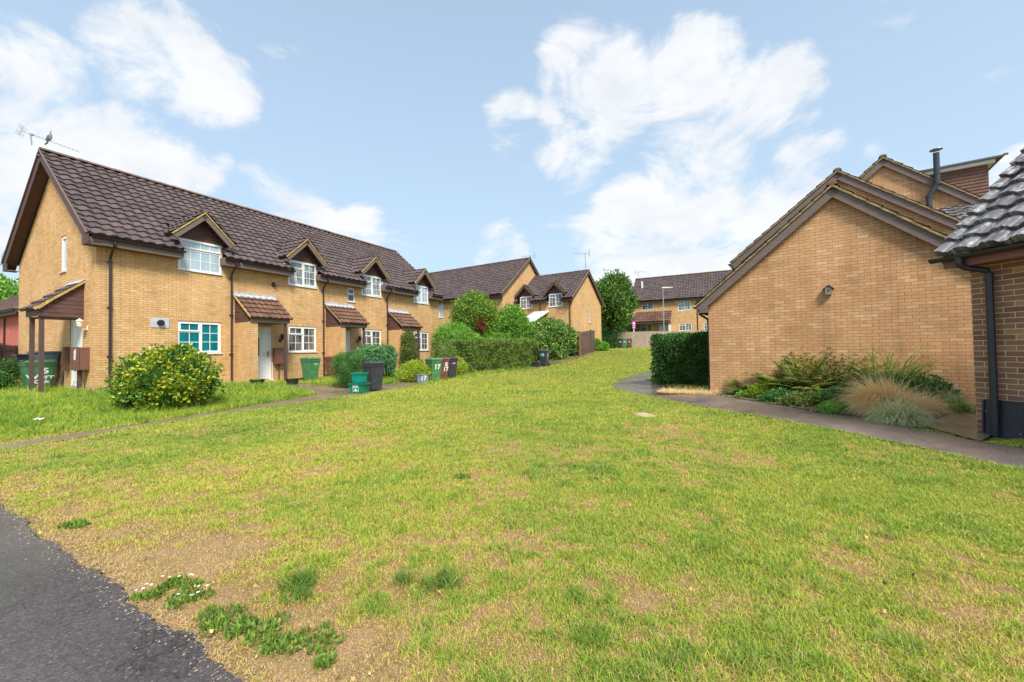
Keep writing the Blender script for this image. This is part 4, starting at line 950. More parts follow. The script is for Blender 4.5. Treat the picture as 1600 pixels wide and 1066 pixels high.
q = gp(658, 597.5); crate(tuple(q), R(38), GB3, 'grey recycling box painted 17 in front of the green bin', .58, .40, .36, txt='17', tmat=WPAINT)
# far three
for u, mt, lb_ in ((969.0, PB, 'charcoal wheelie bin left of a green one at the distant fence'), (976, PG, 'green wheelie bin in the middle of three at the distant fence'), (983.7, PR, 'brown wheelie bin rightmost of three at the distant fence')):
    q = pt(u, 543.5, 44.6); b_ = bin_((q[0], q[1], gh(q[0], q[1])), face_cam(q[0], q[1]), mt, lb_)
    for nm_ in (0,): onfront(b_, {969.0: '16', 976: '16', 983.7: '2'}[u], .26, 0, .68, WPAINT, bold=.008)
# cluster under the side porch
q = tw(-.47, -3.0); RZB = R(62.4); zb = gh(q[0], q[1])+.02
b8 = bin_((q[0], q[1], zb), RZB, PGD, 'wide dark green wheelie bin painted 5 behind the porch posts')
b8.scale = (1.32, 1.0, .95)
onfront(b8, '5', .26, .08, .66, WPAINT, bold=.007); onfront(b8, 'Wurr', .2, -.0, .47, WPAINT, bold=.005); onfront(b8, 'Oak', .15, .02, .30, WPAINT, bold=.005)
q3 = (q[0]+D1[0]*.13, q[1]+D1[1]*.13, zb+1.035*.95)
tr_ = crate(q3, RZB, plastic('blue_grey_plastic', (.085, .13, .17)), 'large blue grey tub resting on the dark green bin', .62, .5, .28, name='storage_tub', group='tubs under the side porch')
crate((q[0]-D1[0]*.34-D2[0]*.0, q[1]-D1[1]*.34, zb+1.035*.95), RZB, plastic('navy_plastic', (.02, .022, .045)), 'dark navy tub left of the blue grey tub', .3, .4, .2, name='storage_tub', group='tubs under the side porch')
r_ = thing('wooden_plank', 'dark wooden plank leaning on the right of the dark green bin', 'plank', (q[0]+D1[0]*.28+D2[0]*.42, q[1]+D1[1]*.28+D2[1]*.42, gh(q[0], q[1])), 0)
m = MB(); m.beam((-.02, 0, .02), (.18, .25, 1.15), .12, .03); m.beam((.05, .05, .02), (.22, .2, 1.2), .05, .03); m.build('plank', FAS, r_)

# ------------------------------------------------------------------ foliage
def quad_leaves(P, Nrm, size, aspect=.5, droop=.0, fold=.25):
    """diamond leaves at P with growth direction; returns V,F"""
    n = len(P); a = rng.normal(size=(n, 3)); d = Nrm+a*.7; d[:, 2] -= droop; d /= np.linalg.norm(d, axis=1, keepdims=True)
    b = rng.normal(size=(n, 3)); s = np.cross(d, b); s /= np.linalg.norm(s, axis=1, keepdims=True); up = np.cross(s, d)
    sz = size[:, None] if hasattr(size, '__len__') else size
    base = P; tip = P+d*sz; mid = P+d*sz*.45; l = mid+s*sz*aspect*.5+up*sz*fold*.3; r = mid-s*sz*aspect*.5+up*sz*fold*.3
    V = np.stack([base, l, tip, r], 1).reshape(-1, 3); Fq = np.arange(4*n).reshape(-1, 4); return V, Fq
def rand_dirs(n):
    a = rng.normal(size=(n, 3)); return a/np.linalg.norm(a, axis=1, keepdims=True)
_ph = rng.uniform(0, 6.28, (6, 3))
def lump(D, k=3.0):
    s = 0
    for i in range(6): s = s+np.sin(D[:, 0]*k*(1+i*.45)+_ph[i, 0])*np.cos(D[:, 1]*k*(1+i*.4)+_ph[i, 1])*np.sin(D[:, 2]*k*(1+i*.5)+_ph[i, 2]+1)
    return s/3
def blob_points(blobs, n, rough=.14, k=3.0, shell=.35):
    """blobs: (cx,cy,cz,rx,ry,rz); points near the surfaces"""
    B = np.array(blobs, float); ar = (B[:, 3]*B[:, 4]+B[:, 4]*B[:, 5]+B[:, 3]*B[:, 5]); pk = rng.choice(len(B), n*2, p=ar/ar.sum())
    D = rand_dirs(n*2); rad = 1+rough*(lump(D+pk[:, None]*1.7, k)+.55*lump(D*2.3+pk[:, None]*.7, k))+rng.normal(0, rough*.22, n*2); SD = rand_dirs(70); sa = rng.uniform(.4, 1, 70); mxs = np.zeros(n*2)
    for dd_, aa_ in zip(SD, sa): mxs = np.maximum(mxs, aa_*smooth(((D*dd_).sum(1)-.955)/.045))
    rad *= 1-shell*rng.random(n*2)**2.2; rad += rough*1.3*mxs*rng.random(n*2)
    C_ = B[pk, :3]; S = B[pk, 3:]; P = C_+D*S*rad[:, None]
    ok = np.ones(len(P), bool)
    for j in range(len(B)):
        q = (P-B[j, :3])/B[j, 3:]; ok &= ~((pk != j) & ((q**2).sum(1) < .55))
    P, D, pk, rad = P[ok][:n], D[ok][:n], pk[ok][:n], rad[ok][:n]
    return P, D, rad
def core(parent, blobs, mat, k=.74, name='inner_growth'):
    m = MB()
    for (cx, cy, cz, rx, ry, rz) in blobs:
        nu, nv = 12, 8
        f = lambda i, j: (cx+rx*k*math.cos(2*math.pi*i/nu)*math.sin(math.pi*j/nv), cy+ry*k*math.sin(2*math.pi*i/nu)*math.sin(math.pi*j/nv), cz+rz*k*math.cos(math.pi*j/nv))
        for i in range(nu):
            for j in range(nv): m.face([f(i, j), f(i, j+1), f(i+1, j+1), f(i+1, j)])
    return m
def shrub(name, label, cat, base, blobs, n, size, mat, aspect=.5, droop=0, rough=.14, k=3, shell=.35, group=None, trunk=None, stem=.05, corek=.7, tone_bias=0, fold=.25, zcut=True, hk=.5):
    """blobs are relative to base"""
    r_ = thing(name, label, cat, tuple(base), 0, group)
    P, D, rad = blob_points(blobs, n, rough, k, shell)
    if zcut: ok = P[:, 2] > -.05; P, D, rad = P[ok], D[ok], rad[ok]
    sz = size*(.65+.7*rng.random(len(P))); V, Fq = quad_leaves(P, D*hk+np.array([0, 0, .25]), sz, aspect, droop, fold)
    cl = lump(P*2.2, 1.6)
    t = np.clip(.47+.30*cl+.16*lump(P*5.5, 1.4)+rng.normal(0, .19, len(P))+tone_bias, 0, 1); tone = np.repeat(t, 4)
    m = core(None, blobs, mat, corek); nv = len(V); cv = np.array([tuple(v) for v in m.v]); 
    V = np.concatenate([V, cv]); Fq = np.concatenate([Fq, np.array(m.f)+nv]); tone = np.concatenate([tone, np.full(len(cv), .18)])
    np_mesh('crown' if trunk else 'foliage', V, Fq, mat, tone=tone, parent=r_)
    tm = MB()
    if trunk:
        for (a, b, r1, r2) in trunk: tm.tube([a, ((a[0]+b[0])/2+random.uniform(-.05, .05), (a[1]+b[1])/2, (a[2]+b[2])/2), b], r1, 8, r2=r2)
        tm.build('trunk', BARK, r_)
    else:
        c = blobs[0]
        for i in range(5): tm.tube([(c[0]+random.uniform(-.1, .1), c[1]+random.uniform(-.1, .1), -.1), (c[0]+random.uniform(-.5, .5)*c[3], c[1]+random.uniform(-.5, .5)*c[4], c[2])], stem*.5, 5)
        tm.build('stems', BARK, r_)
    return r_
L_EUO = leafmat('variegated_leaf', [(0, (.03, .085, .012)), (.42, (.07, .17, .02)), (.58, (.20, .31, .03)), (.74, (.50, .50, .03)), (1, (.85, .72, .07))])
L_CON = leafmat('conifer_leaf', [(0, (.025, .075, .02)), (.5, (.06, .155, .03)), (1, (.17, .27, .06))])
L_CONB = leafmat('blue_conifer_leaf', [(0, (.03, .10, .04)), (.5, (.075, .19, .07)), (1, (.18, .33, .10))])
L_DRK = leafmat('dark_hedge_leaf', [(0, (.010, .030, .008)), (.5, (.028, .075, .015)), (1, (.08, .15, .03))])
L_HDG = leafmat('hedge_leaf', [(0, (.030, .065, .012)), (.4, (.08, .14, .024)), (.75, (.20, .27, .045)), (1, (.36, .38, .08))], nz=1.3, nzc=(.10, .12, .03))
L_GLD = leafmat('golden_leaf', [(0, (.16, .26, .02)), (.5, (.36, .46, .03)), (1, (.62, .64, .08))])
L_BRT = leafmat('bright_leaf', [(0, (.05, .12, .015)), (.5, (.12, .27, .03)), (1, (.30, .45, .07))])
L_MIX = leafmat('laurel_leaf', [(0, (.035, .09, .014)), (.5, (.10, .20, .025)), (.85, (.26, .34, .04)), (1, (.48, .46, .06))])
L_IVY = leafmat('ivy_leaf', [(0, (.03, .08, .014)), (.55, (.10, .19, .035)), (.85, (.25, .33, .07)), (1, (.50, .48, .10))])
L_TREE = leafmat('tree_leaf', [(0, (.02, .06, .012)), (.5, (.07, .15, .025)), (.9, (.17, .25, .045)), (1, (.26, .22, .05))])
L_BRW = leafmat('bronze_leaf', [(0, (.05, .05, .012)), (.5, (.14, .15, .03)), (.8, (.24, .23, .05)), (1, (.34, .17, .05))])
L_FRN = leafmat('fern_leaf', [(0, (.05, .09, .02)), (.5, (.13, .19, .04)), (1, (.30, .28, .06))])
L_RED = leafmat('red_leaf', [(0, (.10, .008, .008)), (1, (.32, .025, .018))])

# near euonymus bush
q = at(245, 640); s = q[1]/635
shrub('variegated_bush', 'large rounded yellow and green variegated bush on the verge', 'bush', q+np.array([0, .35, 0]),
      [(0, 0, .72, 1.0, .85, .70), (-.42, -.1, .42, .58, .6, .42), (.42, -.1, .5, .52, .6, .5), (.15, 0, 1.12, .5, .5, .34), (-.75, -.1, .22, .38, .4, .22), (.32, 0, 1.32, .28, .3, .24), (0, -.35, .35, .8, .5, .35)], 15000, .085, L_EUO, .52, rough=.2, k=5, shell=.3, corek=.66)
# conifers by the charcoal bin
q = at(536, 608)
shrub('conifer_bush', 'dark clipped conifer leaning left of the green boxes', 'bush', q+np.array([0, .3, 0]), [(0, 0, .75, .5, .5, .55), (.22, 0, 1.05, .32, .35, .32), (.08, 0, .38, .32, .3, .36), (-.2, 0, 1.0, .25, .3, .25)], 8000, .055, L_CON, .3, rough=.2, k=6, hk=.9)
for i, (u, v, w, h, l) in enumerate(((562, 597, .42, 1.45, 'weeping conifer behind the green boxes, left of its row'), (578, 597, .36, 1.5, 'weeping conifer behind the charcoal bin in the middle of its row'), (596, 594, .40, 1.5, 'drooping conifer right of the charcoal bin'))):
    q = at(u, v); shrub('weeping_conifer', l, 'bush', q+np.array([0, .7, 0]), [(0, 0, h*.72, w, w, h*.30), (w*.5, -.1, h*.55, w*.5, w*.6, h*.32), (-w*.6, 0, h*.62, w*.5, w*.6, h*.28)], 5000, .15, L_CONB, .24, droop=1.1, rough=.22, k=5, group='conifers in front of the third house', trunk=[((0, 0, 0), (0, 0, h*.6), .05, .03), ((.1, .05, 0), (.15, 0, h*.5), .035, .02), ((-.1, .05, 0), (-.12, 0, h*.5), .035, .02)])
q2 = tw(12.15, 1.35)
shrub('climbing_shrub', 'tall narrow shrub climbing the porch of the fourth house', 'shrub', np.array([q2[0], q2[1], gh(*q2)]), [(0, 0, .55, .45, .4, .6), (.02, 0, 1.15, .42, .4, .6), (0, 0, 1.75, .34, .3, .45), (.35, .1, .4, .4, .3, .35)], 9000, .07, leafmat('autumn_shrub_leaf', [(0, (.03, .06, .012)), (.5, (.09, .13, .025)), (.85, (.2, .2, .04)), (1, (.34, .16, .05))]), .5, rough=.22, k=6)
q = at(642, 598)
shrub('golden_bush', 'golden yellow rounded bush left of the green bin painted 17', 'bush', q+np.array([0, .45, 0]), [(0, 0, .40, .66, .6, .42), (.1, 0, .62, .42, .45, .30), (.5, .1, .35, .35, .4, .3)], 7000, .06, L_GLD, .5, rough=.14, k=5)
q = at(714, 590)
shrub('golden_bush', 'golden yellow bush just right of the row of bins', 'bush', q+np.array([-.05, .5, 0]), [(0, 0, .48, .48, .45, .46), (-.4, .2, .4, .4, .4, .36)], 5000, .06, L_GLD, .5, rough=.14, k=5)
q = at(693, 583)
q = pt(693, 585, 20.5); q[2] = gh(q[0], q[1])
shrub('dark_bush', 'dark rounded bush between the terrace end and the long hedge', 'bush', q, [(0, 0, 1.1, .62, .6, .75), (-.1, 0, .5, .55, .6, .5)], 7000, .06, L_HDG, .45, rough=.12, k=4)
def on_ground(u, Y): q = pt(u, 545, Y); q[2] = gh(q[0], q[1]); return q
shrub('green_bush', 'bright feathery green bush behind the hedge beside the terrace end', 'bush', on_ground(710, 24), [(0, 0, 1.9, 1.05, .9, .8), (-.7, 0, 1.6, .6, .6, .7), (.9, 0, 1.5, .8, .7, .6)], 10000, .12, L_BRT, .3, rough=.2, k=5)
shrub('ornamental_tree', 'round topped small tree with one patch of red leaves', 'tree', on_ground(743, 27), [(0, 0, 3.5, 1.4, 1.2, 1.15), (-.55, 0, 3.0, .9, .9, .9), (.65, 0, 2.9, .85, .9, .85), (0, 0, 4.35, .75, .7, .55), (.1, 0, 2.6, 1.1, 1, .6)], 16000, .15, L_MIX, .34, droop=.6, rough=.2, k=5, trunk=[((0, 0, -.1), (.05, 0, 2.6), .09, .06), ((.25, .1, -.1), (.4, 0, 2.4), .05, .03), ((-.2, 0, -.1), (-.4, 0, 2.4), .05, .03)])
q = on_ground(752, 25.9); P, D, rad = blob_points([(0, 0, 2.75, .26, .2, .34), (.15, 0, 2.45, .15, .15, .25)], 260, .5); V, Fq = quad_leaves(P, D*.5, .16*np.ones(len(P)), .35, .6); V += q-np.array([.0, .35, 0])
np_mesh('red_creeper', V, Fq, L_RED, tone=rng.random(len(V)), label='patch of dark red leaves hanging in the round topped small tree', category='creeper')
shrub('broadleaf_shrub', 'bushy green shrub with upright tips right of the red patched tree', 'bush', on_ground(800, 28.6), [(0, 0, 2.6, 1.1, 1, 1.1), (-.6, 0, 1.9, .9, .8, 1.0), (.7, 0, 2.0, .8, .8, .9), (.1, 0, 3.35, .6, .6, .55), (0, -.2, 1.3, 1.3, .9, .8)], 13000, .17, L_BRT, .42, rough=.25, k=5, tone_bias=-.05)
shrub('broadleaf_shrub', 'low spreading shrub filling the gap above the hedge middle', 'bush', on_ground(768, 26.3), [(0, 0, 1.5, 1.3, .8, .65), (1.4, 1.8, 1.5, .9, .8, .7)], 6000, .14, L_BRT, .42, rough=.25, k=5, tone_bias=-.1)
# long hedge
def hedge(name, label, a, b, h, th, n, size, mat, rough=.08, bl=1.0):
    a = np.array(a[:2]); b = np.array(b[:2]); L = np.linalg.norm(b-a); d = (b-a)/L; nrm = np.array([-d[1], d[0]]); rz = math.atan2(d[1], d[0])
    r_ = thing(name, label, 'hedge', (a[0], a[1], 0), rz)
    # box with rounded top: param surface points
    u = rng.random(n)*L; per = 2*h+th; t = rng.random(n)*per
    y = np.where(t < h, 0, np.where(t < h+th, t-h, th)); z = np.where(t < h, t, np.where(t < h+th, h, per-t))
    ends = rng.random(n) < .08; ex = rng.random(n) < .5; u = np.where(ends, np.where(ex, 0, L), u); y = np.where(ends, rng.random(n)*th, y); z = np.where(ends, rng.random(n)*h, z)
    rc = .28; cy = np.clip(y, rc, th-rc); cz = np.minimum(z, h-rc); vx = y-cy; vz = z-cz; ln = np.hypot(vx, vz)+1e-6; k = np.minimum(1, rc/ln); y = cy+vx*k; z = cz+vz*k
    cx = np.clip(u, rc, L-rc); u = np.where((u < rc) | (u > L-rc), cx+(u-cx)*.8, u)
    P = np.stack([u, y, z], 1); P += rng.normal(0, .03, P.shape); lm = lump(P, 1.8)*rough+lump(P*3, 1.5)*rough*.5
    cen = np.stack([np.clip(u, .4, L-.4), np.full(n, th/2), np.full(n, h*.55)], 1); D = P-cen; D /= np.linalg.norm(D, axis=1, keepdims=True); P += D*(lm[:, None]-.06*rng.random((n, 1)))
    gz = H(a[0]+d[0]*P[:, 0]+nrm[0]*P[:, 1], a[1]+d[1]*P[:, 0]+nrm[1]*P[:, 1]); P[:, 2] += gz
    V, Fq = quad_leaves(P, D*.6+np.array([0, 0, .2]), size*(.6+.8*rng.random(n)), .4)
    tone = np.repeat(np.clip(.48+.28*lump(P*1.5, 2)+.18*lump(P*5, 1.4)+rng.normal(0, .2, n), 0, 1), 4)
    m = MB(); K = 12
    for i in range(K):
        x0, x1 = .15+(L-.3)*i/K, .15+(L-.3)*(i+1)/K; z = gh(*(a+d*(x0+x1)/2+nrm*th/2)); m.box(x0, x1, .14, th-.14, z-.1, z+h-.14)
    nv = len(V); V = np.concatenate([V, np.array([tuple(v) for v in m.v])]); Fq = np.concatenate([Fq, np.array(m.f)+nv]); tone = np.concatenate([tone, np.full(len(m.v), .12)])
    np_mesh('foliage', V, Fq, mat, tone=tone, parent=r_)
    tm = MB()
    for i in range(int(L/.5)): x = .3+i*.5; z = gh(*(a+d*x)); tm.tube([(x, .3, z-.05), (x+.05, .3, z+.5)], .02, 5)
    tm.build('stems', BARK, r_); return r_
ha = at(722, 585); hb = at(842, 571.5)
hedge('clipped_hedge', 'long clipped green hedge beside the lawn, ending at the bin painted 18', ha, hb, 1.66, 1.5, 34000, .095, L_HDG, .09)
ia = at(850, 566.5); ib = at(905, 556)
di = (ib-ia)[:2]; di /= np.linalg.norm(di); cI = lambda t, off, z, rx, ry, rz: (di[0]*t-di[1]*off, di[1]*t+di[0]*off, z, rx, ry, rz)
Li_ = np.linalg.norm((ib-ia)[:2])
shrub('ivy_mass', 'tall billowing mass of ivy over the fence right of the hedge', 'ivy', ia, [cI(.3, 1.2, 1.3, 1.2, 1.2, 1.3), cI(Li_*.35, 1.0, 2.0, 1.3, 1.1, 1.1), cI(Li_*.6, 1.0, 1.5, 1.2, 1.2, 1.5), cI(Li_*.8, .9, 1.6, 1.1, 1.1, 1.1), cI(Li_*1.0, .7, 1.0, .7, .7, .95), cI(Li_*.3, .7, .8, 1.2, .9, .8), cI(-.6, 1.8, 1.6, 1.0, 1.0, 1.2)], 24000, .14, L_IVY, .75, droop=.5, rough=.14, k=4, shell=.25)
# far things
shrub('dark_hedge_bush', 'dark hedge mass left of the distant bins', 'hedge', on_ground(938, 43), [(0, 0, .9, 1.2, .8, 1.0), (-1.0, 0, .8, .9, .8, .9), (1.0, 0, .9, .8, .8, 1.0)], 9000, .16, L_DRK, .45, rough=.12)
shrub('background_tree', 'dark foliage behind the distant fence left of the agent board', 'tree', on_ground(972, 51), [(0, 0, 2.0, 2.4, 1.2, 2.0), (-3.2, 0, 2.4, 2.2, 1.2, 2.3), (-1.2, 0, 3.6, 1.8, 1.2, 1.5)], 9000, .3, L_TREE, .45, rough=.25, tone_bias=-.1)
shrub('pale_shrub', 'small pale shrub at the end of the dark fence', 'bush', on_ground(938, 35), [(0, 0, .35, .7, .5, .4), (-.4, 0, .6, .4, .4, .45)], 2500, .14, L_BRT, .5)
b_ = []
for i in range(18):
    t = random.uniform(0, 6.28); rr = random.uniform(.3, 1.9); zz = random.uniform(3.6, 6.6); b_.append((rr*math.cos(t)*(1-.07*(zz-2)), rr*math.sin(t)*.8, zz, random.uniform(.9, 1.5), random.uniform(.8, 1.2), random.uniform(.8, 1.3)))
q = on_ground(956, 43.5); hs = pt(963, 432, 43.5)[2]-q[2]
b_ = [(x, y, z*hs/8.0+.2, a, b, c) for x, y, z, a, b, c in b_]
shrub('broadleaf_tree', 'big spreading green tree behind the dormered house', 'tree', q, b_+[(0, 0, hs*.58, 1.8, 1.6, 1.7)], 21000, .36, L_TREE, .4, rough=.5, k=6, corek=.4, shell=.6, trunk=[((0, 0, -.2), (.1, 0, 3.2), .22, .14), ((0, 0, 2.0), (1.2, 0, 4.6), .12, .05), ((0, 0, 2.0), (-1.2, 0, 4.6), .12, .05)])
q = pt(-10, 560, 38)
shrub('broadleaf_tree', 'tree crown above the red brick house at the far left', 'tree', (q[0], q[1], 0), [(0, 0, 6.2, 3.0, 2, 2.6), (2.4, 0, 5.6, 2.2, 2, 2.2), (-2, 0, 6, 2.5, 2, 2.4)], 9000, .35, L_BRT, .45, rough=.2, trunk=[((0, 0, -.2), (0, 0, 5), .25, .15)])
for i, (u, Y, w, h) in enumerate(((4, 13.6, .5, .8), (-14, 12.8, .5, .5))):
    q = on_ground(u, Y); shrub('fence_shrub', ['dark shrub growing against the left fence', 'low dark shrub at the very left edge below the fence'][i], 'shrub', q, [(0, 0, h*.5, w, .4, h*.55), (.2, 0, h*.9, w*.5, .3, h*.4)], 2500, .07, L_DRK, .5, rough=.25, k=5)
# yew hedge by the garage
hedge('yew_hedge', 'dark boxy yew hedge at the left corner of the garage', (4.98, 14.65), (6.42, 13.0), 1.68, 1.7, 26000, .095, L_DRK, .13)


# ---- strips: ferns and grasses
def blades_obj(name, parent, P, Dr, length, width, bend, tone, mat, seg=4, **props):
    """P Nx3 roots, Dr Nx3 initial unit dirs, gravity bend; builds tapering ribbons"""
    n = len(P); pos = P.copy(); d = Dr.copy(); side = np.cross(d, np.array([0, 0, 1.])+rng.normal(0, .3, (n, 3))); side /= np.linalg.norm(side, axis=1, keepdims=True)
    rows = []; L = np.broadcast_to(length, n); W = np.broadcast_to(width, n); B = np.broadcast_to(bend, n)
    for i in range(seg+1):
        w = W*(1-(i/seg)**1.6)*.5+.0003; rows.append(np.stack([pos-side*w[:, None], pos+side*w[:, None]], 1))
        pos = pos+d*(L/seg)[:, None]; d = d+np.array([0, 0, -1.])*(B/seg)[:, None]; d /= np.linalg.norm(d, axis=1, keepdims=True)
    V = np.stack(rows, 1).reshape(n, -1, 3); k = V.shape[1]; base = (np.arange(n)*k)[:, None]
    Fq = np.concatenate([base+np.array([[2*i, 2*i+1, 2*i+3, 2*i+2]]) for i in range(seg)])
    return np_mesh(name, V.reshape(-1, 3), Fq, mat, tone=np.repeat(tone, k), parent=parent, **props)
def radial(n, spread, az=None, azw=6.28):
    t = rng.uniform(0, 6.2832, n) if az is None else az+rng.normal(0, azw, n); e = spread*np.sqrt(rng.random(n)); return np.stack([np.cos(t)*np.sin(e), np.sin(t)*np.sin(e), np.cos(e)], 1)
L_STIPA = leafmat('golden_grass_blade', [(0, (.85, .46, .15)), (.5, (1.0, .77, .40)), (1, (1.0, .92, .66))], .5)
L_GRG = leafmat('grey_green_grass_blade', [(0, (.22, .27, .09)), (.45, (.52, .54, .24)), (1, (.88, .80, .5))], .35)
L_BAM = leafmat('reedy_leaf', [(0, (.07, .14, .03)), (.5, (.17, .29, .06)), (1, (.38, .46, .13))], .3)
def tuft(name, label, base, n, L, W, spread, bend, mat, r=.12, az=None, azw=1, cat='ornamental grass', seg=6, group=None):
    P = np.zeros((n, 3)); a = rng.uniform(0, 6.28, n); rr = r*np.sqrt(rng.random(n)); P[:, 0] = np.cos(a)*rr; P[:, 1] = np.sin(a)*rr
    r_ = thing(name, label, cat, tuple(base), 0, group)
    blades_obj('blades', r_, P, radial(n, spread, az, azw), L*(.55+.6*rng.random(n)), W, bend*(.6+.8*rng.random(n)), np.clip(rng.normal(.5, .22, n), 0, 1), mat, seg)
    return r_
tuft('feather_grass', 'large golden feather grass swept over like hair', at(1385, 652)+np.array([.48, .5, 0]), 8000, .85, .014, 1.05, 2.4, L_STIPA, .25, math.pi*.98, 1.15, seg=8)
tuft('feather_grass', 'grey green feather grass spilling onto the path below the golden one', at(1415, 663)+np.array([.15, .25, 0]), 3600, .5, .011, 1.1, 2.6, L_GRG, .2, seg=7)
tuft('feather_grass', 'straw coloured grass clump beside the black plastic panel', at(1492, 640)+np.array([0, .25, 0]), 3200, .6, .011, 1.2, 2.5, L_GRG, .18, seg=7)
tuft('reedy_plant', 'bright green reedy plant standing tallest against the garage wall', at(1440, 632)+np.array([.2, 1.0, 0]), 1300, 1.45, .034, .62, 1.3, L_BAM, .3, cat='plant', seg=7)
def fern(label, base, nf, L, mat=L_FRN, spread=.9, name='fern'):
    L *= 1.2; nf += 5; r_ = thing(name, label, 'fern', tuple(base), 0, 'ferns along the garage wall'); Ps = []; Ds = []; Ls = []; T = []
    for i in range(nf):
        az = 6.28*i/nf+random.uniform(-.3, .3); e = random.uniform(.25, spread); d = np.array([math.cos(az)*math.sin(e), math.sin(az)*math.sin(e), math.cos(e)]); p_ = np.array([math.cos(az)*.04, math.sin(az)*.04, 0]); l = L*random.uniform(.7, 1.1); st = 26; tn_ = random.uniform(.2, .9)
        for j in range(st):
            sd = np.cross(d, [0, 0, 1]); sd /= np.linalg.norm(sd)+1e-9; f = j/st; ll = L*.24*math.sin(math.pi*min(1, f*1.02+.12))**.8*(1-f*.45)
            if j > 1:
                for sg in (-1, 1): Ps.append(p_.copy()); Ds.append(sd*sg+d*.45+np.array([0, 0, .1])); Ls.append(ll); T.append(tn_+random.uniform(-.1, .1))
            p_ = p_+d*l/st; d = d+np.array([0, 0, -1])*1.15/st; d /= np.linalg.norm(d)
        
    Ps, Ds, Ls = np.array(Ps), np.array(Ds), np.array(Ls); Ds /= np.linalg.norm(Ds, axis=1, keepdims=True)
    blades_obj('fronds', r_, Ps, Ds, Ls, L*.046, .5, np.clip(np.array(T), 0, 1), mat, 3)
    m = MB()
    for k_ in range(3): m.tube([(random.uniform(-.03, .03), random.uniform(-.03, .03), -.03), (random.uniform(-.04, .04), random.uniform(-.04, .04), .09)], .02, 6)
    m.build('crown_base', BARK, r_)
for (u, v, nf, L, l, dy, mt) in ((1157, 617, 11, .55, 'lone upright fern left of the bed', .05, L_FRN), (1222, 622, 14, .62, 'broad fern beside the yellow green groundcover', .35, L_FRN), (1250, 624, 14, 1.05, 'arching fern in the middle left of the bed', .6, L_FRN), (1285, 628, 17, 1.25, 'tall dark fern just left of the golden grass', .6, L_FRN), (1300, 632, 12, .5, 'pale fern against the left side of the golden grass', .1, L_BRT), (1340, 630, 14, .95, 'high brown tipped fern behind the golden grass', 1.1, L_BRW), (1395, 630, 14, .9, 'bronze fern at the centre back of the bed', 1.1, L_BRW)):
    fern(l, at(u, v)+np.array([0, dy, 0]), nf, L, mt)
def low(u, v, w, h, mat, label, n=1800, sz=.05, dy=.1, asp=.5, nm='groundcover_plant'):
    n = int(n*1.7); sz *= 1.25; h *= 1.15
    q = at(u, v)+np.array([0, dy, 0]); shrub(nm, label, 'plant', q, [(0, 0, h*.4, w, w*.7, h*.6), (w*.6, .02, h*.3, w*.6, w*.5, h*.5), (-w*.6, 0, h*.3, w*.6, w*.5, h*.45)], n, sz, mat, asp, rough=.3, k=6, stem=.02, corek=.62)
low(1176, 621, .26, .10, L_BRT, 'low green leaves beside the lone upright fern', 1400, .05)
low(1212, 624, .38, .32, L_GLD, 'yellow green groundcover near the bed left end', 1800, .05, .25)
low(1225, 628, .38, .2, L_CON, 'dark green leaves along the path edge left of the red ball', 1500)
low(1310, 645, .25, .16, L_BRT, 'feathery bright green mound at the path edge', 1400, .035, .08, .3)
low(1350, 628, 1.0, .95, L_BRW, 'dark bronze shrub behind the golden grass', 7000, .06, 1.0, .4, nm='bronze_shrub')
low(1400, 622, 1.0, 1.02, L_BRW, 'wide brown shrub against the garage wall', 8000, .06, 1.1, .4, nm='bronze_shrub')
low(1440, 640, .5, .5, L_CON, 'deep green shrub under the reedy plant', 4000, .06, .8, nm='green_shrub')
low(1480, 640, .6, .5, L_CON, 'leafy green groundcover right of the reedy plant', 3000, .05, .6)
low(1512, 640, .22, .28, L_CON, 'glossy green plant at the near house corner', 1500, .06, .45)
low(1500, 645, .3, .14, L_BRT, 'small light green leaves behind the straw clump', 1500, .04, .25)
q = at(1307, 620)+np.array([.2, .8, 0]); r_ = thing('dock_plant', 'thin rusty red dock stem standing above the ferns', 'plant', tuple(q))
m = MB(); m.tube([(0, 0, 0), (.01, 0, .6), (-.01, 0, 1.15)], .008, 6); m.build('stem', plain('rusty_stem', (.25, .06, .03), .8, .3), r_)
P = np.zeros((260, 3)); P[:, 2] = rng.uniform(.45, 1.15, 260); P[:, :2] = rng.normal(0, .012, (260, 2)); V, Fq = quad_leaves(P, rand_dirs(260), .035*np.ones(260), .6); np_mesh('seed_heads', V, Fq, plain('rusty_seed', (.28, .08, .04), .9, .3), parent=r_)
q = at(1244, 634); r_ = thing('ball', 'small orange red ball lying in the bed', 'ball', (q[0], q[1]+.03, q[2]+.05))
bpy.ops.mesh.primitive_uv_sphere_add(segments=20, ring_count=12, radius=.05, location=(0, 0, 0)); o = bpy.context.object; o.name = 'ball_skin'; o.parent = r_; o.data.materials.append(plain('orange_red', (.62, .07, .02), .4, .15)); o.data.polygons.foreach_set('use_smooth', [True]*len(o.data.polygons))
# pots
for (u, v, l) in ((402, 603, 'shallow black pot left of the white door step'), (457, 601, 'black pot with yellow flowers right of the porch post')):
    q, r_ = pot(u, v, l); P = np.zeros((150, 3)); P[:, :2] = rng.normal(0, .07, (150, 2)); P[:, 2] = .2; V, Fq = quad_leaves(P, np.array([0, 0, 1.])+0*P, .09*np.ones(150), .4); np_mesh('leaves', V, Fq, L_GLD, tone=rng.random(len(V)), parent=r_)
q2 = tw(9.95, 1.2); b0 = np.array([q2[0], q2[1], gh(*q2)])
r_ = thing('geranium', 'red flowers in front of the third ground window', 'flowers', tuple(b0)); 
P, D, rad = blob_points([(0, 0, 1.05, .3, .25, .22), (.3, 0, 1.2, .15, .15, .15)], 500, .3); V, Fq = quad_leaves(P, D, .07*np.ones(len(P)), .6); np_mesh('leaves', V, Fq, L_CON, tone=rng.random(len(V)), parent=r_)
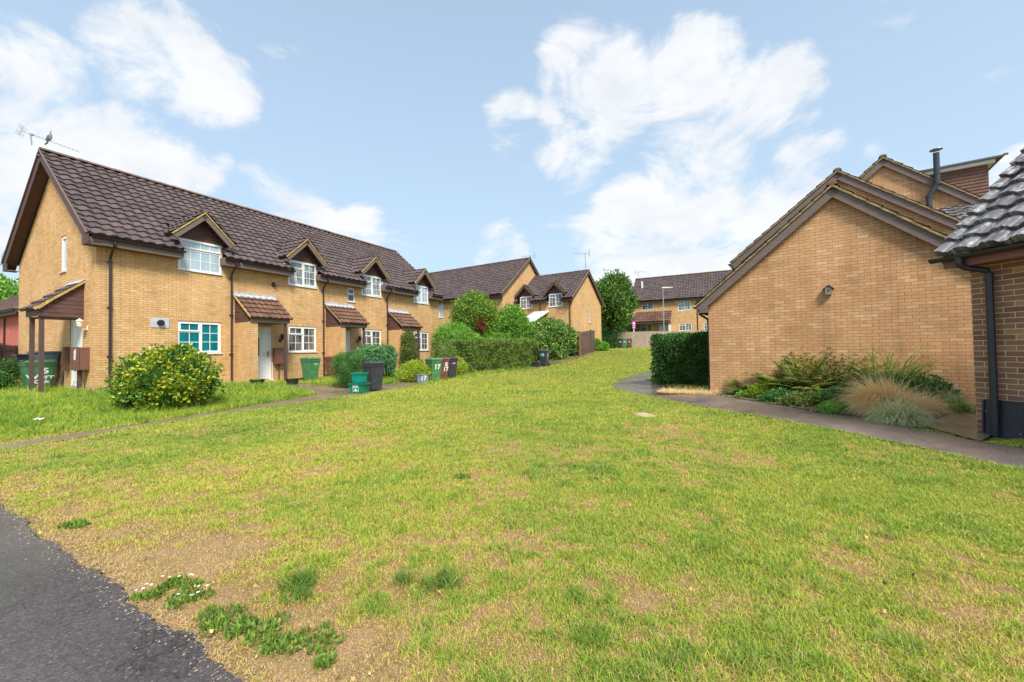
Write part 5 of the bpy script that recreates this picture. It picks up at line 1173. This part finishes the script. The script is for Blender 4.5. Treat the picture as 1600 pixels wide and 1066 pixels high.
P = np.concatenate([rng.normal(c, .035, (60, 3)) for c in ((-.15, -.2, 1.28), (.02, -.25, 1.18), (.25, -.2, 1.42), (-.3, -.15, 1.12))]); V, Fq = quad_leaves(P, rand_dirs(len(P)), .05*np.ones(len(P)), .9); np_mesh('petals', V, Fq, plain('red_petal', (.65, .04, .02), .6, .1), parent=r_)
m = MB(); m.tube([(0, 0, 0), (0, 0, 1.0)], .015, 6); m.tube([(.1, 0, 0), (.28, 0, 1.2)], .012, 6); m.build('stems', BARK, r_)

# ------------------------------------------------------------------ paths and masks
def P2(pts): return np.array([at(u, v)[:2] for u, v in pts])
def resample(P, n):
    d = np.concatenate([[0], np.cumsum(np.linalg.norm(np.diff(P, axis=0), axis=1))]); t = np.linspace(0, d[-1], n); return np.stack([np.interp(t, d, P[:, 0]), np.interp(t, d, P[:, 1])], 1)
def inpoly(x, y, poly):
    c = np.zeros(x.shape, bool); n = len(poly); j = n-1
    for i in range(n):
        xi, yi = poly[i]; xj, yj = poly[j]
        with np.errstate(divide='ignore', invalid='ignore'): t = ((yi > y) != (yj > y)) & (x < (xj-xi)*(y-yi)/(yj-yi+1e-12)+xi)
        c ^= t; j = i
    return c
def strip(name, A, B, nl, nw, mat, dz, rag=.02, **props):
    A, B = resample(np.array(A), nl), resample(np.array(B), nl); V = []
    for i in range(nl):
        ja = rag*(math.sin(i*1.7)+math.sin(i*.61+2)+random.uniform(-1, 1))*.5; jb = rag*(math.sin(i*1.3+1)+math.sin(i*.47)+random.uniform(-1, 1))*.5
        d = (B[i]-A[i])/np.linalg.norm(B[i]-A[i]); a = A[i]+d*ja; b = B[i]+d*jb
        for j in range(nw+1): p_ = a+(b-a)*j/nw; V.append((p_[0], p_[1], gh(p_[0], p_[1])+dz))
    Fq = [(i*(nw+1)+j, (i+1)*(nw+1)+j, (i+1)*(nw+1)+j+1, i*(nw+1)+j+1) for i in range(nl-1) for j in range(nw)]
    V = np.array(V); return np_mesh(name, V, Fq, mat, V[:, :2], smooth_=True, kind='structure', **props), np.concatenate([A, B[::-1]])
def asphalt(name, c, c2, puddle=.5, agg=.5):
    m, nt, b = nmat(name); co = objco(nt); L = nt.links
    fine = nd(nt, 'ShaderNodeTexVoronoi'); fine.inputs['Scale'].default_value = 130; L.new(co, fine.inputs['Vector'])
    n1 = noise(nt, co, 1.1, 6, .6); n2 = noise(nt, co, 60, 4, .7); n3 = noise(nt, co, .55, 3, .5)
    base = ramp(nt, n1, [(.35, c), (.55, tuple((x+y)/2 for x, y in zip(c, c2))), (.7, c2)]); vc = nd(nt, 'ShaderNodeTexVoronoi'); vc.feature = 'DISTANCE_TO_EDGE'; vc.inputs['Scale'].default_value = .9; wv = nd(nt, 'ShaderNodeVectorMath', operation='ADD'); L.new(co, wv.inputs[0]); nv_ = nd(nt, 'ShaderNodeTexNoise'); nv_.inputs['Scale'].default_value = 3; nv_.inputs['Detail'].default_value = 6; L.new(co, nv_.inputs['Vector']); L.new(nv_.outputs['Color'], wv.inputs[1]); L.new(wv.outputs[0], vc.inputs['Vector']); base = mixc(nt, 1.0, base, ramp(nt, vc.outputs['Distance'], [(.0, (.45, .42, .4)), (.012, (1, 1, 1))]), 'MULTIPLY')
    base = mixc(nt, 1.0, base, ramp(nt, n2, [(.35, (.55, .55, .55)), (.65, (1.35, 1.35, 1.35))]), 'MULTIPLY')
    st = ramp(nt, fine.outputs['Color'], [(.80, (0, 0, 0)), (.9, (1, 1, 1))])
    base = mixc(nt, mixc(nt, 1.0, st, (agg, agg, agg), 'MULTIPLY'), base, (.30, .27, .24))
    L.new(base, b.inputs['Base Color'])
    L.new(ramp(nt, n3, [(puddle-.06, (.38,)*3), (puddle+.05, (.10,)*3)]), b.inputs['Roughness']); b.inputs['Specular IOR Level'].default_value = .5
    mul = nd(nt, 'ShaderNodeMath', operation='MULTIPLY_ADD'); L.new(fine.outputs['Distance'], mul.inputs[0]); mul.inputs[1].default_value = .8; L.new(n2, mul.inputs[2]); bump(nt, b, mul.outputs[0], .55, .006)
    return m
M_TAR = asphalt('wet_tarmac', (.055, .045, .045), (.105, .088, .088), .47, .45); M_PATH = asphalt('damp_path_tarmac', (.10, .078, .07), (.25, .205, .185), .50, .4)
M_SLAB = asphalt('old_concrete_path', (.17, .12, .075), (.30, .235, .16), .6, .1)
M_PAVE = asphalt('brown_wet_paving', (.19, .14, .09), (.25, .19, .12), .5, .1)
# bottom-left tarmac: edge runs square to the terrace at s = -4
ed = P2([(0, 790), (30, 812), (82, 846), (150, 889), (200, 940), (240, 975), (280, 1000), (325, 1030), (370, 1062)])
v0 = ed[0]-ed[3]; v0 /= np.linalg.norm(v0); v1 = ed[-1]-ed[-4]; v1 /= np.linalg.norm(v1)
ed = np.concatenate([[ed[0]+v0*6], [ed[0]+v0*1.5], ed, [ed[-1]+v1*2], [ed[-1]+v1*6]]); ed = resample(ed, 700); k_ = np.arange(700)*.02
nn_ = np.array([-D1[0], -D1[1]]); edge = ed+nn_[None]*(.02*np.sin(k_*2.1)+.016*np.sin(k_*7.3)+.010*np.sin(k_*17)+.008*np.sin(k_*41+1)+.006*np.sin(k_*83))[:, None]
off_ = ed+nn_[None]*3.2
_, poly_tar = strip('tarmac_path', edge, off_, 700, 12, M_TAR, .006, .004)
lo = [tw(-12, 7.15), tw(-7, 7.1), tw(-3.19, 7.0), tw(-1.5, 6.56), tw(1.06, 6.10), tw(4.35, 6.15), tw(7.03, 5.95), tw(9.5, 5.45), tw(12.5, 5.0)]
up = [tw(-12, 6.55), tw(-7, 6.5), tw(-3.04, 6.45), tw(-1.3, 6.08), tw(1.6, 5.45), tw(4.0, 4.9), tw(7.0, 4.6), tw(9.5, 4.3), tw(12.5, 4.2)]
_, poly_l = strip('garden_path', up, lo, 120, 4, M_SLAB, -.001, .04)
_, poly_l2 = strip('door_path', [tw(3.8, 4.95), tw(4.25, 3), tw(4.55, 1.2)], [tw(5.9, 4.75), tw(5.5, 3), tw(5.35, 1.2)], 30, 4, M_SLAB, .006, .05)
rlo = np.concatenate([np.array([[5.75, 1.5], [5.62, 3.2]]), P2([(1600, 735), (1500, 712), (1300, 670), (1200, 652), (1100, 636), (1020, 620), (972, 611), (953, 603)]), P2([(966, 595), (985, 588), (1010, 582)])])
rup = np.concatenate([np.array([[7.7, 1.5], [7.4, 3.2]]), P2([(1640, 706), (1530, 690), (1440, 670), (1330, 650), (1240, 637), (1160, 624), (1110, 615), (1072, 606), (1040, 602)]), np.array([[5.35, 16.6], [6.5, 18.2], [9.5, 21.5]])])
_, poly_r = strip('lawn_path', rlo, rup, 160, 6, M_PATH, -.002, .03)
_, poly_p = strip('wet_paving', P2([(1450, 668), (1532, 690)]), np.array([[6.95, 8.6], [8.6, 6.9]]), 20, 6, M_PAVE, .008, .01)
# soil beds
def soilmat():
    m, nt, b = nmat('bare_soil'); co = objco(nt); n = noise(nt, co, 9, 8, .7)
    nt.links.new(ramp(nt, n, [(.3, (.045, .03, .018)), (.55, (.11, .072, .042)), (.75, (.24, .17, .09))]), b.inputs['Base Color']); b.inputs['Roughness'].default_value = .95; bump(nt, b, n, .7, .03); return m
M_SOIL = soilmat()
strip('flower_bed_soil', P2([(1112, 614), (1160, 624), (1240, 637), (1330, 650), (1440, 668)])[:5], [GO+GX*.02-GY*.01, GO+GX*1.3-GY*.01, GO+GX*2.8-GY*.01, GO+GX*4.2-GY*.01, GO+GX*5.0-GY*.01], 60, 8, M_SOIL, .010, .02)
strip('hedge_soil', [tw(12.2, 5.15)]+[at(u, v)[:2] for u, v in ((726, 589), (780, 582), (842, 574), (860, 571), (912, 558), (932, 551))], [tw(12.2, 4.6)]+[at(u, v)[:2]+np.array([-.4, .8]) for u, v in ((722, 585), (780, 578), (838, 572), (858, 567), (908, 556), (931, 549.5))], 80, 4, M_SOIL, .012, .05)

# ------------------------------------------------------------------ lawn colour field (shared by soil sheet and blades)
def vnoise(x, y, sc, seed):
    x = x*sc; y = y*sc; xi = np.floor(x).astype(np.int64); yi = np.floor(y).astype(np.int64); fx = x-xi; fy = y-yi; fx = fx*fx*(3-2*fx); fy = fy*fy*(3-2*fy)
    def h(a, b): v = (a*374761393+b*668265263+seed*1442695041) & 0x7fffffff; v = ((v ^ (v >> 13))*1274126177) & 0x7fffffff; v = v ^ (v >> 16); return (v & 0xffff)/65535.
    return (h(xi, yi)*(1-fx)+h(xi+1, yi)*fx)*(1-fy)+(h(xi, yi+1)*(1-fx)+h(xi+1, yi+1)*fx)*fy
def fbm(x, y, sc, seed, o=5, g=.55):
    s = 0; a = 1; t = 0
    for i in range(o): s = s+a*vnoise(x+i*7.3, y-i*3.1, sc*2**i, seed+i); t += a; a *= g
    return s/t
def dryness(x, y):
    s = (x-TC[0])*D1[0]+(y-TC[1])*D1[1]; d = (x-TC[0])*D2[0]+(y-TC[1])*D2[1]
    b = fbm(x, y, .8, 3)*.42+fbm(x, y, 3.0, 11)*.42+fbm(x, y, 9, 17, 3)*.5-.36
    near = np.exp(-np.maximum(0, s+4.0)/.7)*.28
    mid = .085*np.exp(-((x+.9)**2/5+(y-2.9)**2/4.0)); br = .10*np.exp(-((x-1.9)**2/.8+(y-2.0)**2/.6))
    far = -.10*smooth((y-5.5)/6)
    lfty = -.12*smooth((6.3-d)/.5)*smooth((12-np.abs(s))/3)
    return b+near+mid+br*.6+far+lfty-.02-.05*smooth((y-18)/10)-.06*smooth((x-2.5)/2)
def masked(x, y):
    m = inpoly(x, y, poly_tar) | inpoly(x, y, poly_l) | inpoly(x, y, poly_l2) | inpoly(x, y, poly_r) | inpoly(x, y, poly_p)
    return m
bedpoly = np.concatenate([P2([(1112, 614), (1160, 624), (1240, 637), (1330, 650), (1440, 668), (1530, 690)]), np.array([[12, 5], [12, 9], [5.58, 11.52]])])
def gnoise(X, Y): return (fbm(X, Y, 2.2, 5)-.5)*.035*(Y < 30)+(fbm(X, Y, 9, 6, 3)-.5)*.012*(Y < 12)
def build_ground():
    ys = [-60, -30, -12, -5, -2, -.5, .6]; y = 1.2
    while y < 62: ys.append(y); y += max(.045, .018*y)
    ys += [66, 72, 80, 95, 120, 160, 220, 300]
    xs = [0.]; x = 0.
    while x < 26: x += max(.055, .022*abs(x)); xs.append(x)
    xs += [30, 40, 60, 100, 180, 300]; xs = np.array(sorted([-a for a in xs[1:]]+xs)); ys = np.array(ys)
    X, Y = np.meshgrid(xs, ys); Z = H(X, Y); m = masked(X, Y); m2 = m.copy()
    OX = .05+.024*np.abs(X); OY = .05+.02*np.abs(Y)
    for ox, oy in ((1, 0), (-1, 0), (0, 1), (0, -1), (.7, .7), (-.7, .7), (.7, -.7), (-.7, -.7)): m2 |= masked(X+ox*OX, Y+oy*OY)
    Z = Z-.03*m-.014*(m2 & ~m)
    Z = Z+np.where(m2, 0, gnoise(X, Y))*(1-m2)
    V = np.stack([X, Y, Z], -1).reshape(-1, 3); nx = len(xs); i = np.arange(len(ys)-1)[:, None]*nx+np.arange(nx-1)[None]; Fq = np.stack([i, i+1, i+nx+1, i+nx], -1).reshape(-1, 4)
    dry = np.clip(dryness(X, Y), 0, 1).ravel()
    mt, nt, b = nmat('lawn_ground'); L = nt.links; a = nd(nt, 'ShaderNodeAttribute'); a.attribute_name = 'tone'; co = objco(nt)
    n = noise(nt, co, 22, 7, .7); n2 = noise(nt, co, 160, 4, .7); n3 = noise(nt, co, 3.0, 5, .6)
    ad = nd(nt, 'ShaderNodeMath', operation='MULTIPLY_ADD'); L.new(n, ad.inputs[0]); ad.inputs[1].default_value = .45; L.new(a.outputs['Fac'], ad.inputs[2])
    c = ramp(nt, ad.outputs[0], [(.40, (.17, .19, .032)), (.56, (.24, .21, .055)), (.70, (.30, .20, .095)), (.9, (.38, .255, .145))])
    c = mixc(nt, 1.0, c, ramp(nt, n2, [(.36, (.45, .42, .38)), (.62, (1.35, 1.32, 1.25))]), 'MULTIPLY'); c = mixc(nt, 1.0, c, ramp(nt, n3, [(.3, (.82, .88, .8)), (.7, (1.12, 1.08, 1.1))]), 'MULTIPLY')
    L.new(c, b.inputs['Base Color']); b.inputs['Roughness'].default_value = .95; b.inputs['Specular IOR Level'].default_value = .15
    hh = nd(nt, 'ShaderNodeMath', operation='ADD'); L.new(n, hh.inputs[0]); L.new(n2, hh.inputs[1]); bump(nt, b, hh.outputs[0], .6, .02)
    np_mesh('ground', V, Fq, mt, tone=dry, smooth_=True, kind='structure')
build_ground()
HOUSE = [tw(-.1, .05), tw(16.7, .05), tw(16.7, -8), tw(-.1, -8)]
def grass(name, label, regions, mat, hfun):
    Ps = []; Ls = []; Ws = []; Ts = []
    for (ymin, ymax, dens, hgt, wid) in regions:
        A = (ymax-ymin); n = int(dens*A*(2.7*(ymin+ymax)/2)); y = rng.uniform(ymin, ymax, n); u = rng.uniform(-1.33, 1.33, n)
        x = u*y*1.0; w = rng.random(n) < 1.0
        ok = hfun(x, y); x, y = x[ok], y[ok]
        Ps.append(np.stack([x, y, H(x, y)+gnoise(x, y)-.002], 1)); k = len(x); dr = dryness(x, y)
        gr = 1-smooth((dr-.24)/.36)
        s = (x-TC[0])*D1[0]+(y-TC[1])*D1[1]; d = (x-TC[0])*D2[0]+(y-TC[1])*D2[1]
        wild = smooth((6.2-d)/.5); tuf = smooth((fbm(x, y, 5.5, 61, 3)-.56)/.12)*(y < 14)
        Ls.append((1+.75*tuf)*hgt*(.55+.75*rng.random(k))*(.55+.6*gr)*(1+2.0*wild)*(.8+.5*fbm(x, y, 2.5, 21, 3))); Ws.append(wid*(.7+.6*rng.random(k)))
        t = .17+.42*gr+rng.normal(0, .13, k)+.16*(fbm(x, y, 1.3, 31, 4)-.5)*2-.05+.10*wild+.13*tuf+.5*(fbm(x, y, .35, 71, 3)-.5)
        straw = rng.random(k) < (.16+.66*(1-gr)**1.3)*(1-.7*wild); t = np.where(straw, rng.uniform(.0, .22, k), np.maximum(t, .26)); Ts.append(np.clip(t, 0, 1))
    P = np.concatenate(Ps); Lh = np.concatenate(Ls); W = np.concatenate(Ws); T = np.concatenate(Ts); n = len(P); print('blades', n)
    lean = np.where(T < .24, 1.35, .75); D = radial(n, 1.0); D[:, :2] *= lean[:, None]*1.1; D /= np.linalg.norm(D, axis=1, keepdims=True)
    return blades_obj(name, None, P, D, Lh, W, .8, T, mat, 2, kind='stuff', label=label)
M_GR = leafmat('lawn_blade', [(0, (.68, .47, .26)), (.22, (.60, .42, .14)), (.26, (.64, .58, .10)), (.42, (.50, .55, .06)), (.62, (.32, .47, .045)), (.82, (.16, .31, .035)), (1, (.09, .21, .03))], .3, .55)
def keepg(x, y):
    dr = dryness(x, y); gr = 1-smooth((dr-.24)/.36); p_ = .5+.5*gr
    return (rng.random(len(x)) < p_) & ~masked(x+rng.normal(0, .018, len(x)), y+rng.normal(0, .018, len(x))) & ~inpoly(x, y, bedpoly) & ~inpoly(x, y, HOUSE)
grass('grass', 'patchy lawn grass', [(1.5, 2.6, 23000, .025, .0027), (2.6, 4.2, 14000, .026, .0034), (4.2, 7.0, 6200, .029, .0050), (7.0, 12, 2100, .034, .008), (12, 20, 620, .05, .014), (20, 34, 170, .055, .025), (34, 46, 80, .06, .04)], M_GR, keepg)

n = 700; y_ = rng.uniform(1.6, 9, n); x_ = rng.uniform(-1.3, 1.3, n)*y_; ok = ~masked(x_, y_) & ~inpoly(x_, y_, bedpoly) & ~inpoly(x_, y_, HOUSE); x_, y_ = x_[ok], y_[ok]
P = np.stack([x_, y_, H(x_, y_)+gnoise(x_, y_)+.012+.012*rng.random(len(x_))], 1); V, Fq = quad_leaves(P, np.array([0, 0, .1])+0*P, rng.uniform(.012, .032, len(P)), .7)
np_mesh('fallen_leaves', V, Fq, leafmat('dead_leaf', [(0, (.10, .055, .025)), (.5, (.30, .17, .06)), (1, (.52, .40, .14))], .2), tone=np.repeat(rng.random(len(P)), 4), kind='stuff', label='small dead leaves scattered over the lawn')
n = 2600; k_ = rng.integers(5, 690, n); nn2 = rng.normal(0, .05, n); x_ = edge[k_, 0]-nn_[0]*nn2; y_ = edge[k_, 1]-nn_[1]*nn2; sz = rng.uniform(.0025, .009, n)
P = np.stack([x_, y_, H(x_, y_)+np.where(masked(x_, y_), .008, .004+gnoise(x_, y_))], 1); T4 = np.array([[1, 0, 0], [-.5, .87, 0], [-.5, -.87, 0], [0, 0, .9]]); V = (P[:, None]+sz[:, None, None]*T4[None]*rng.uniform(.6, 1.3, (n, 4, 1))).reshape(-1, 3)
Fq = (np.arange(n)*4)[:, None, None]+np.array([[0, 1, 3], [1, 2, 3], [2, 0, 3]])[None]; np_mesh('gravel', V, Fq.reshape(-1, 3), plain('grit_stone', (.26, .22, .18), .9, .5, 90), kind='stuff', label='loose grit along the tarmac edge')
# weed clumps at the tarmac edge
WEED = leafmat('weed_leaf', [(0, (.05, .11, .015)), (.5, (.13, .23, .03)), (.85, (.24, .34, .06)), (1, (.42, .38, .12))], .3)
wd = [(225, 930, .10, 'small weed clump highest along the tarmac edge'), (283, 915, .12, 'weed clump with white daisies above the broken row'), (303, 938, .14, 'bushy weed clump below the daisied one'), (345, 962, .15, 'broad weed clump halfway down the tarmac edge'), (375, 985, .10, 'narrow weed clump between two broad ones'), (418, 985, .15, 'leafy weed clump with upright shoots'), (460, 1018, .20, 'largest weed clump near the bottom of the row'), (505, 1040, .07, 'smallest weed tuft at the end of the row'), (122, 820, .14, 'yellowing weed clump near the left lawn corner'), (690, 915, .14, 'dense grass tuft in the dry patch'), (462, 920, .18, 'wide coarse grass tuft beside bare straw'), (720, 748, .10, 'dark rosette weed in the middle of the lawn')]
for i, (u, v, r, l) in enumerate(wd):
    r *= .62; q = at(u, v); n = int(420*(r/.1)); a = rng.uniform(0, 6.28, n); rr = r*np.sqrt(rng.random(n)); cc_ = rng.normal(0, r*.75, (4, 2)); pk_ = rng.integers(0, 4, n); P = np.stack([np.cos(a)*rr*.75+cc_[pk_, 0], np.sin(a)*rr*.6+cc_[pk_, 1]*.7, np.zeros(n)], 1); P[:, 2] = rng.uniform(0, .035, n)*(1-(rr/r)**2*.6)
    r_ = thing('weed_clump', l, 'weed', tuple(q), 0, 'weed clumps in the lawn')
    if i in (9, 10): blades_obj('blades', r_, P, radial(n, .9), .085*(.6+.6*rng.random(n)), .004, .7, np.clip(rng.normal(.45, .2, n), 0, 1), WEED, 3)
    else:
        V, Fq = quad_leaves(P, np.array([0, 0, .9])+radial(n, 1.2)*.8, .026*(.4+1.1*rng.random(n)), .45); np_mesh('leaves', V, Fq, WEED, tone=np.repeat(np.clip(rng.normal(.5, .22, n), 0, 1), 4), parent=r_)
    if i in (0, 1, 2):
        P = np.stack([rng.normal(0, r*.6, 5), rng.normal(0, r*.4, 5), rng.uniform(.04, .07, 5)], 1); P = np.repeat(P, 8, 0); a = np.tile(np.arange(8)*.785, 5); Dd = np.stack([np.cos(a), np.sin(a), .2+0*a], 1)
        blades_obj('daisies', r_, P, Dd/np.linalg.norm(Dd, axis=1, keepdims=True), .011, .005, .2, np.ones(len(P)), plain('petal_white', (.8, .8, .78), .6, .05), 2)
# things lying in the grass
q = at(1006, 649); r_ = thing('concrete_slab', 'pale square slab set into the lawn near the path', 'slab', (q[0], q[1], q[2]), TRZ+R(40))
m = MB(); m.box(-.22, .22, -.16, .16, -.05, .014); m.build('slab', plain('pale_concrete', (.48, .36, .25), .9, .3, 8, bmp=.5), r_)
q = at(61, 662); r_ = thing('litter', 'scrap of white plastic litter in the long grass', 'litter', (q[0], q[1], q[2]+.08))
m = MB(); 
for i in range(5): m.face([(-.12+i*.05, -.05, .02*(i % 2)), (-.07+i*.05, -.06, .02*((i+1) % 2)), (-.07+i*.05, .06, .03*((i+1) % 2)), (-.12+i*.05, .05, .03*(i % 2))])
m.build('scrap', WHT, r_)

r_ = thing('meter_cupboard', 'brown wall cupboard left of the side door above the tubs', 'cupboard', tworld(0, 2.13, 0), TRZ-R(90))
m = MB(); m.box(-.09, .09, -.10, -.003, .95, 1.72); m.build('cabinet', MATS['red_brown_wood'], r_); m = MB(); m.box(-.1, .1, -.12, -.101, .94, 1.73); m.build('lid', MATS['red_brown_wood'], r_)
q = GO-GX*.55-GY*.02; q2_ = np.array([q[0], q[1], gh(q[0], q[1])])
for i, (dx, dy) in enumerate(((0, 0), (-.5, .25), (.45, -.35))):
    tuft('dry_grass', ['dry straw tuft between yew hedge and garage corner', 'dry straw tuft under the front of the yew hedge', 'dry straw tuft at the foot of the garage corner'][i], q2_+np.array([dx, dy, 0]), 700, .22, .008, 1.2, 1.5, L_STIPA, .3, cat='dry grass')
fern('small fern at the hedge end of the garage wall', at(1190, 621)+np.array([0, .1, 0]), 6, .3)
low(1270, 636, .35, .22, L_FRN, 'ferny green cover between the red ball and the golden grass', 1800, .05, .25)
low(1330, 640, .3, .3, L_CON, 'dark leaves tucked under the left of the golden grass', 1800, .05, .35)
tuft('feather_grass', 'small pale feather grass right of the largest one', at(1462, 650)+np.array([.2, .45, 0]), 2200, .55, .011, 1.1, 2.5, L_STIPA, .18, seg=7)
# twigs and leaf litter at the foot of the near wall
m = MB()
for i in range(9):
    a_ = nw_(random.uniform(.5, 1.2), -random.uniform(.06, .3), 0); z = gh(a_[0], a_[1])+.015; t_ = random.uniform(0, 6); m.tube([(a_[0], a_[1], z), (a_[0]+.06*math.cos(t_), a_[1]+.06*math.sin(t_), z+.01), (a_[0]+.13*math.cos(t_+.4), a_[1]+.13*math.sin(t_+.4), z)], .004, 5)
m.build('twigs', plain('dry_twig', (.42, .28, .14), .9, .2), None, kind='stuff', label='dry twigs lying at the foot of the near wall')

# ------------------------------------------------------------------ sky, sun, camera
W = bpy.data.worlds.new('World'); scn.world = W; W.use_nodes = True; nt = W.node_tree; nt.nodes.clear(); L = nt.links
SUN_AZ_DIR = np.array([.38, -.925]); EL = R(50)
sky = nd(nt, 'ShaderNodeTexSky'); sky.sky_type = 'NISHITA'; sky.sun_disc = False; sky.sun_elevation = EL; sky.sun_rotation = math.atan2(SUN_AZ_DIR[0], SUN_AZ_DIR[1]); sky.air_density = 1.0; sky.dust_density = 1.6; sky.ozone_density = 1.5
bg = nd(nt, 'ShaderNodeBackground'); bg.inputs['Strength'].default_value = .12
tc = nd(nt, 'ShaderNodeTexCoord').outputs['Generated']
nrm = nd(nt, 'ShaderNodeVectorMath', operation='NORMALIZE'); L.new(tc, nrm.inputs[0]); dirv = nrm.outputs[0]
clouds = [(60, 110, 80, .9), (250, 100, 105, 1), (320, 145, 80, .9), (385, 155, 30, .6), (110, 240, 120, .95), (230, 235, 90, 1), (320, 260, 50, .8), (0, 330, 120, .9), (420, 330, 90, .75), (500, 360, 60, .6), (900, 110, 70, .8), (960, 160, 95, 1), (1080, 130, 100, 1), (1190, 150, 80, 1), (1250, 160, 50, .8), (800, 190, 60, .8), (900, 210, 90, 1), (1080, 240, 110, 1), (1000, 330, 90, .95), (1130, 320, 110, 1), (1260, 270, 80, .9), (1350, 260, 50, .7), (1600, 270, 60, 1), (1560, 110, 25, .35), (780, 395, 60, .6), (650, 380, 60, .45), (1000, 400, 120, .6), (1300, 370, 160, .95), (1130, 390, 200, .9), (1020, 400, 150, .85), (470, 345, 70, .8), (560, 370, 60, .75), (640, 395, 60, .6), (30, 60, 60, .5), (830, 240, 60, .5), (1690, 330, 120, .9), (700, 200, 40, .15)]
acc = None
for (u, v, r, s_) in clouds:
    d = ray(u, v); d = d/np.linalg.norm(d); rr = .80*r/F*(1/(1+((u-800)/F)**2)**.5)
    dt = nd(nt, 'ShaderNodeVectorMath', operation='DOT_PRODUCT'); L.new(dirv, dt.inputs[0]); dt.inputs[1].default_value = tuple(d)
    mr = nd(nt, 'ShaderNodeMapRange'); mr.interpolation_type = 'SMOOTHSTEP'; L.new(dt.outputs['Value'], mr.inputs[0]); mr.inputs[1].default_value = math.cos(rr*1.35); mr.inputs[2].default_value = math.cos(rr*.35); mr.inputs[3].default_value = 0; mr.inputs[4].default_value = s_
    if acc is None: acc = mr.outputs[0]
    else: mx = nd(nt, 'ShaderNodeMath', operation='MAXIMUM'); L.new(acc, mx.inputs[0]); L.new(mr.outputs[0], mx.inputs[1]); acc = mx.outputs[0]
mp = nd(nt, 'ShaderNodeMapping'); L.new(dirv, mp.inputs[0]); mp.inputs['Scale'].default_value = (1, 1, 1.7)
n1 = noise(nt, mp.outputs[0], 4.2, 10, .62, .5); n2 = noise(nt, mp.outputs[0], 1.6, 6, .55)
# generic clouds everywhere else in the sky + the ones seen
gen = nd(nt, 'ShaderNodeMapRange'); L.new(n2, gen.inputs[0]); gen.inputs[1].default_value = .45; gen.inputs[2].default_value = .7
sepd = nd(nt, 'ShaderNodeSeparateXYZ'); L.new(dirv, sepd.inputs[0])
back = nd(nt, 'ShaderNodeMapRange'); L.new(sepd.outputs[1], back.inputs[0]); back.inputs[1].default_value = .35; back.inputs[2].default_value = -.1; back.inputs[3].default_value = .12; back.inputs[4].default_value = 1
gm = nd(nt, 'ShaderNodeMath', operation='MULTIPLY'); L.new(gen.outputs[0], gm.inputs[0]); L.new(back.outputs[0], gm.inputs[1])
mx = nd(nt, 'ShaderNodeMath', operation='MAXIMUM'); L.new(acc, mx.inputs[0]); L.new(gm.outputs[0], mx.inputs[1])
nn = nd(nt, 'ShaderNodeMath', operation='MULTIPLY_ADD'); L.new(n1, nn.inputs[0]); nn.inputs[1].default_value = 3.0; nn.inputs[2].default_value = -1.5
sm = nd(nt, 'ShaderNodeMath', operation='ADD'); L.new(mx.outputs[0], sm.inputs[0]); L.new(nn.outputs[0], sm.inputs[1])
cm = nd(nt, 'ShaderNodeMapRange'); cm.interpolation_type = 'SMOOTHSTEP'; L.new(sm.outputs[0], cm.inputs[0]); cm.inputs[1].default_value = .40; cm.inputs[2].default_value = 1.0; cm.inputs[4].default_value = .93
shade = ramp(nt, noise(nt, mp.outputs[0], 7, 8, .6), [(.35, (4.0, 4.15, 4.35)), (.6, (4.6, 4.65, 4.7))])
# pale veil over the blue, thicker to the horizon
veil = nd(nt, 'ShaderNodeMapRange'); L.new(sepd.outputs[2], veil.inputs[0]); veil.inputs[1].default_value = 0; veil.inputs[2].default_value = .75; veil.inputs[3].default_value = .9; veil.inputs[4].default_value = .5
skyc = mixc(nt, veil.outputs[0], sky.outputs[0], (2.85, 3.75, 4.55))
L.new(mixc(nt, cm.outputs[0], skyc, shade), bg.inputs['Color'])
out = nd(nt, 'ShaderNodeOutputWorld'); L.new(bg.outputs[0], out.inputs[0])
sl = bpy.data.lights.new('sun', 'SUN'); sl.energy = 3.0; sl.angle = R(16); sl.color = (1, .95, .86)
so = bpy.data.objects.new('sun', sl); col.objects.link(so)
sd = Vector((SUN_AZ_DIR[0]*math.cos(EL), SUN_AZ_DIR[1]*math.cos(EL), math.sin(EL))); so.rotation_euler = sd.to_track_quat('Z', 'Y').to_euler()
cd = bpy.data.cameras.new('camera'); cd.sensor_width = 36; cd.lens = 36*F/1600; cd.clip_start = .05; cd.clip_end = 1500
co_ = bpy.data.objects.new('camera', cd); col.objects.link(co_); scn.camera = co_
Mx = Matrix(((CR[0], CU[0], -CF[0], 0), (CR[1], CU[1], -CF[1], 0), (CR[2], CU[2], -CF[2], CH), (0, 0, 0, 1))); co_.matrix_world = Mx
scn.view_settings.view_transform = 'Standard'; scn.view_settings.look = 'None'; scn.view_settings.exposure = .88; scn.view_settings.gamma = 1
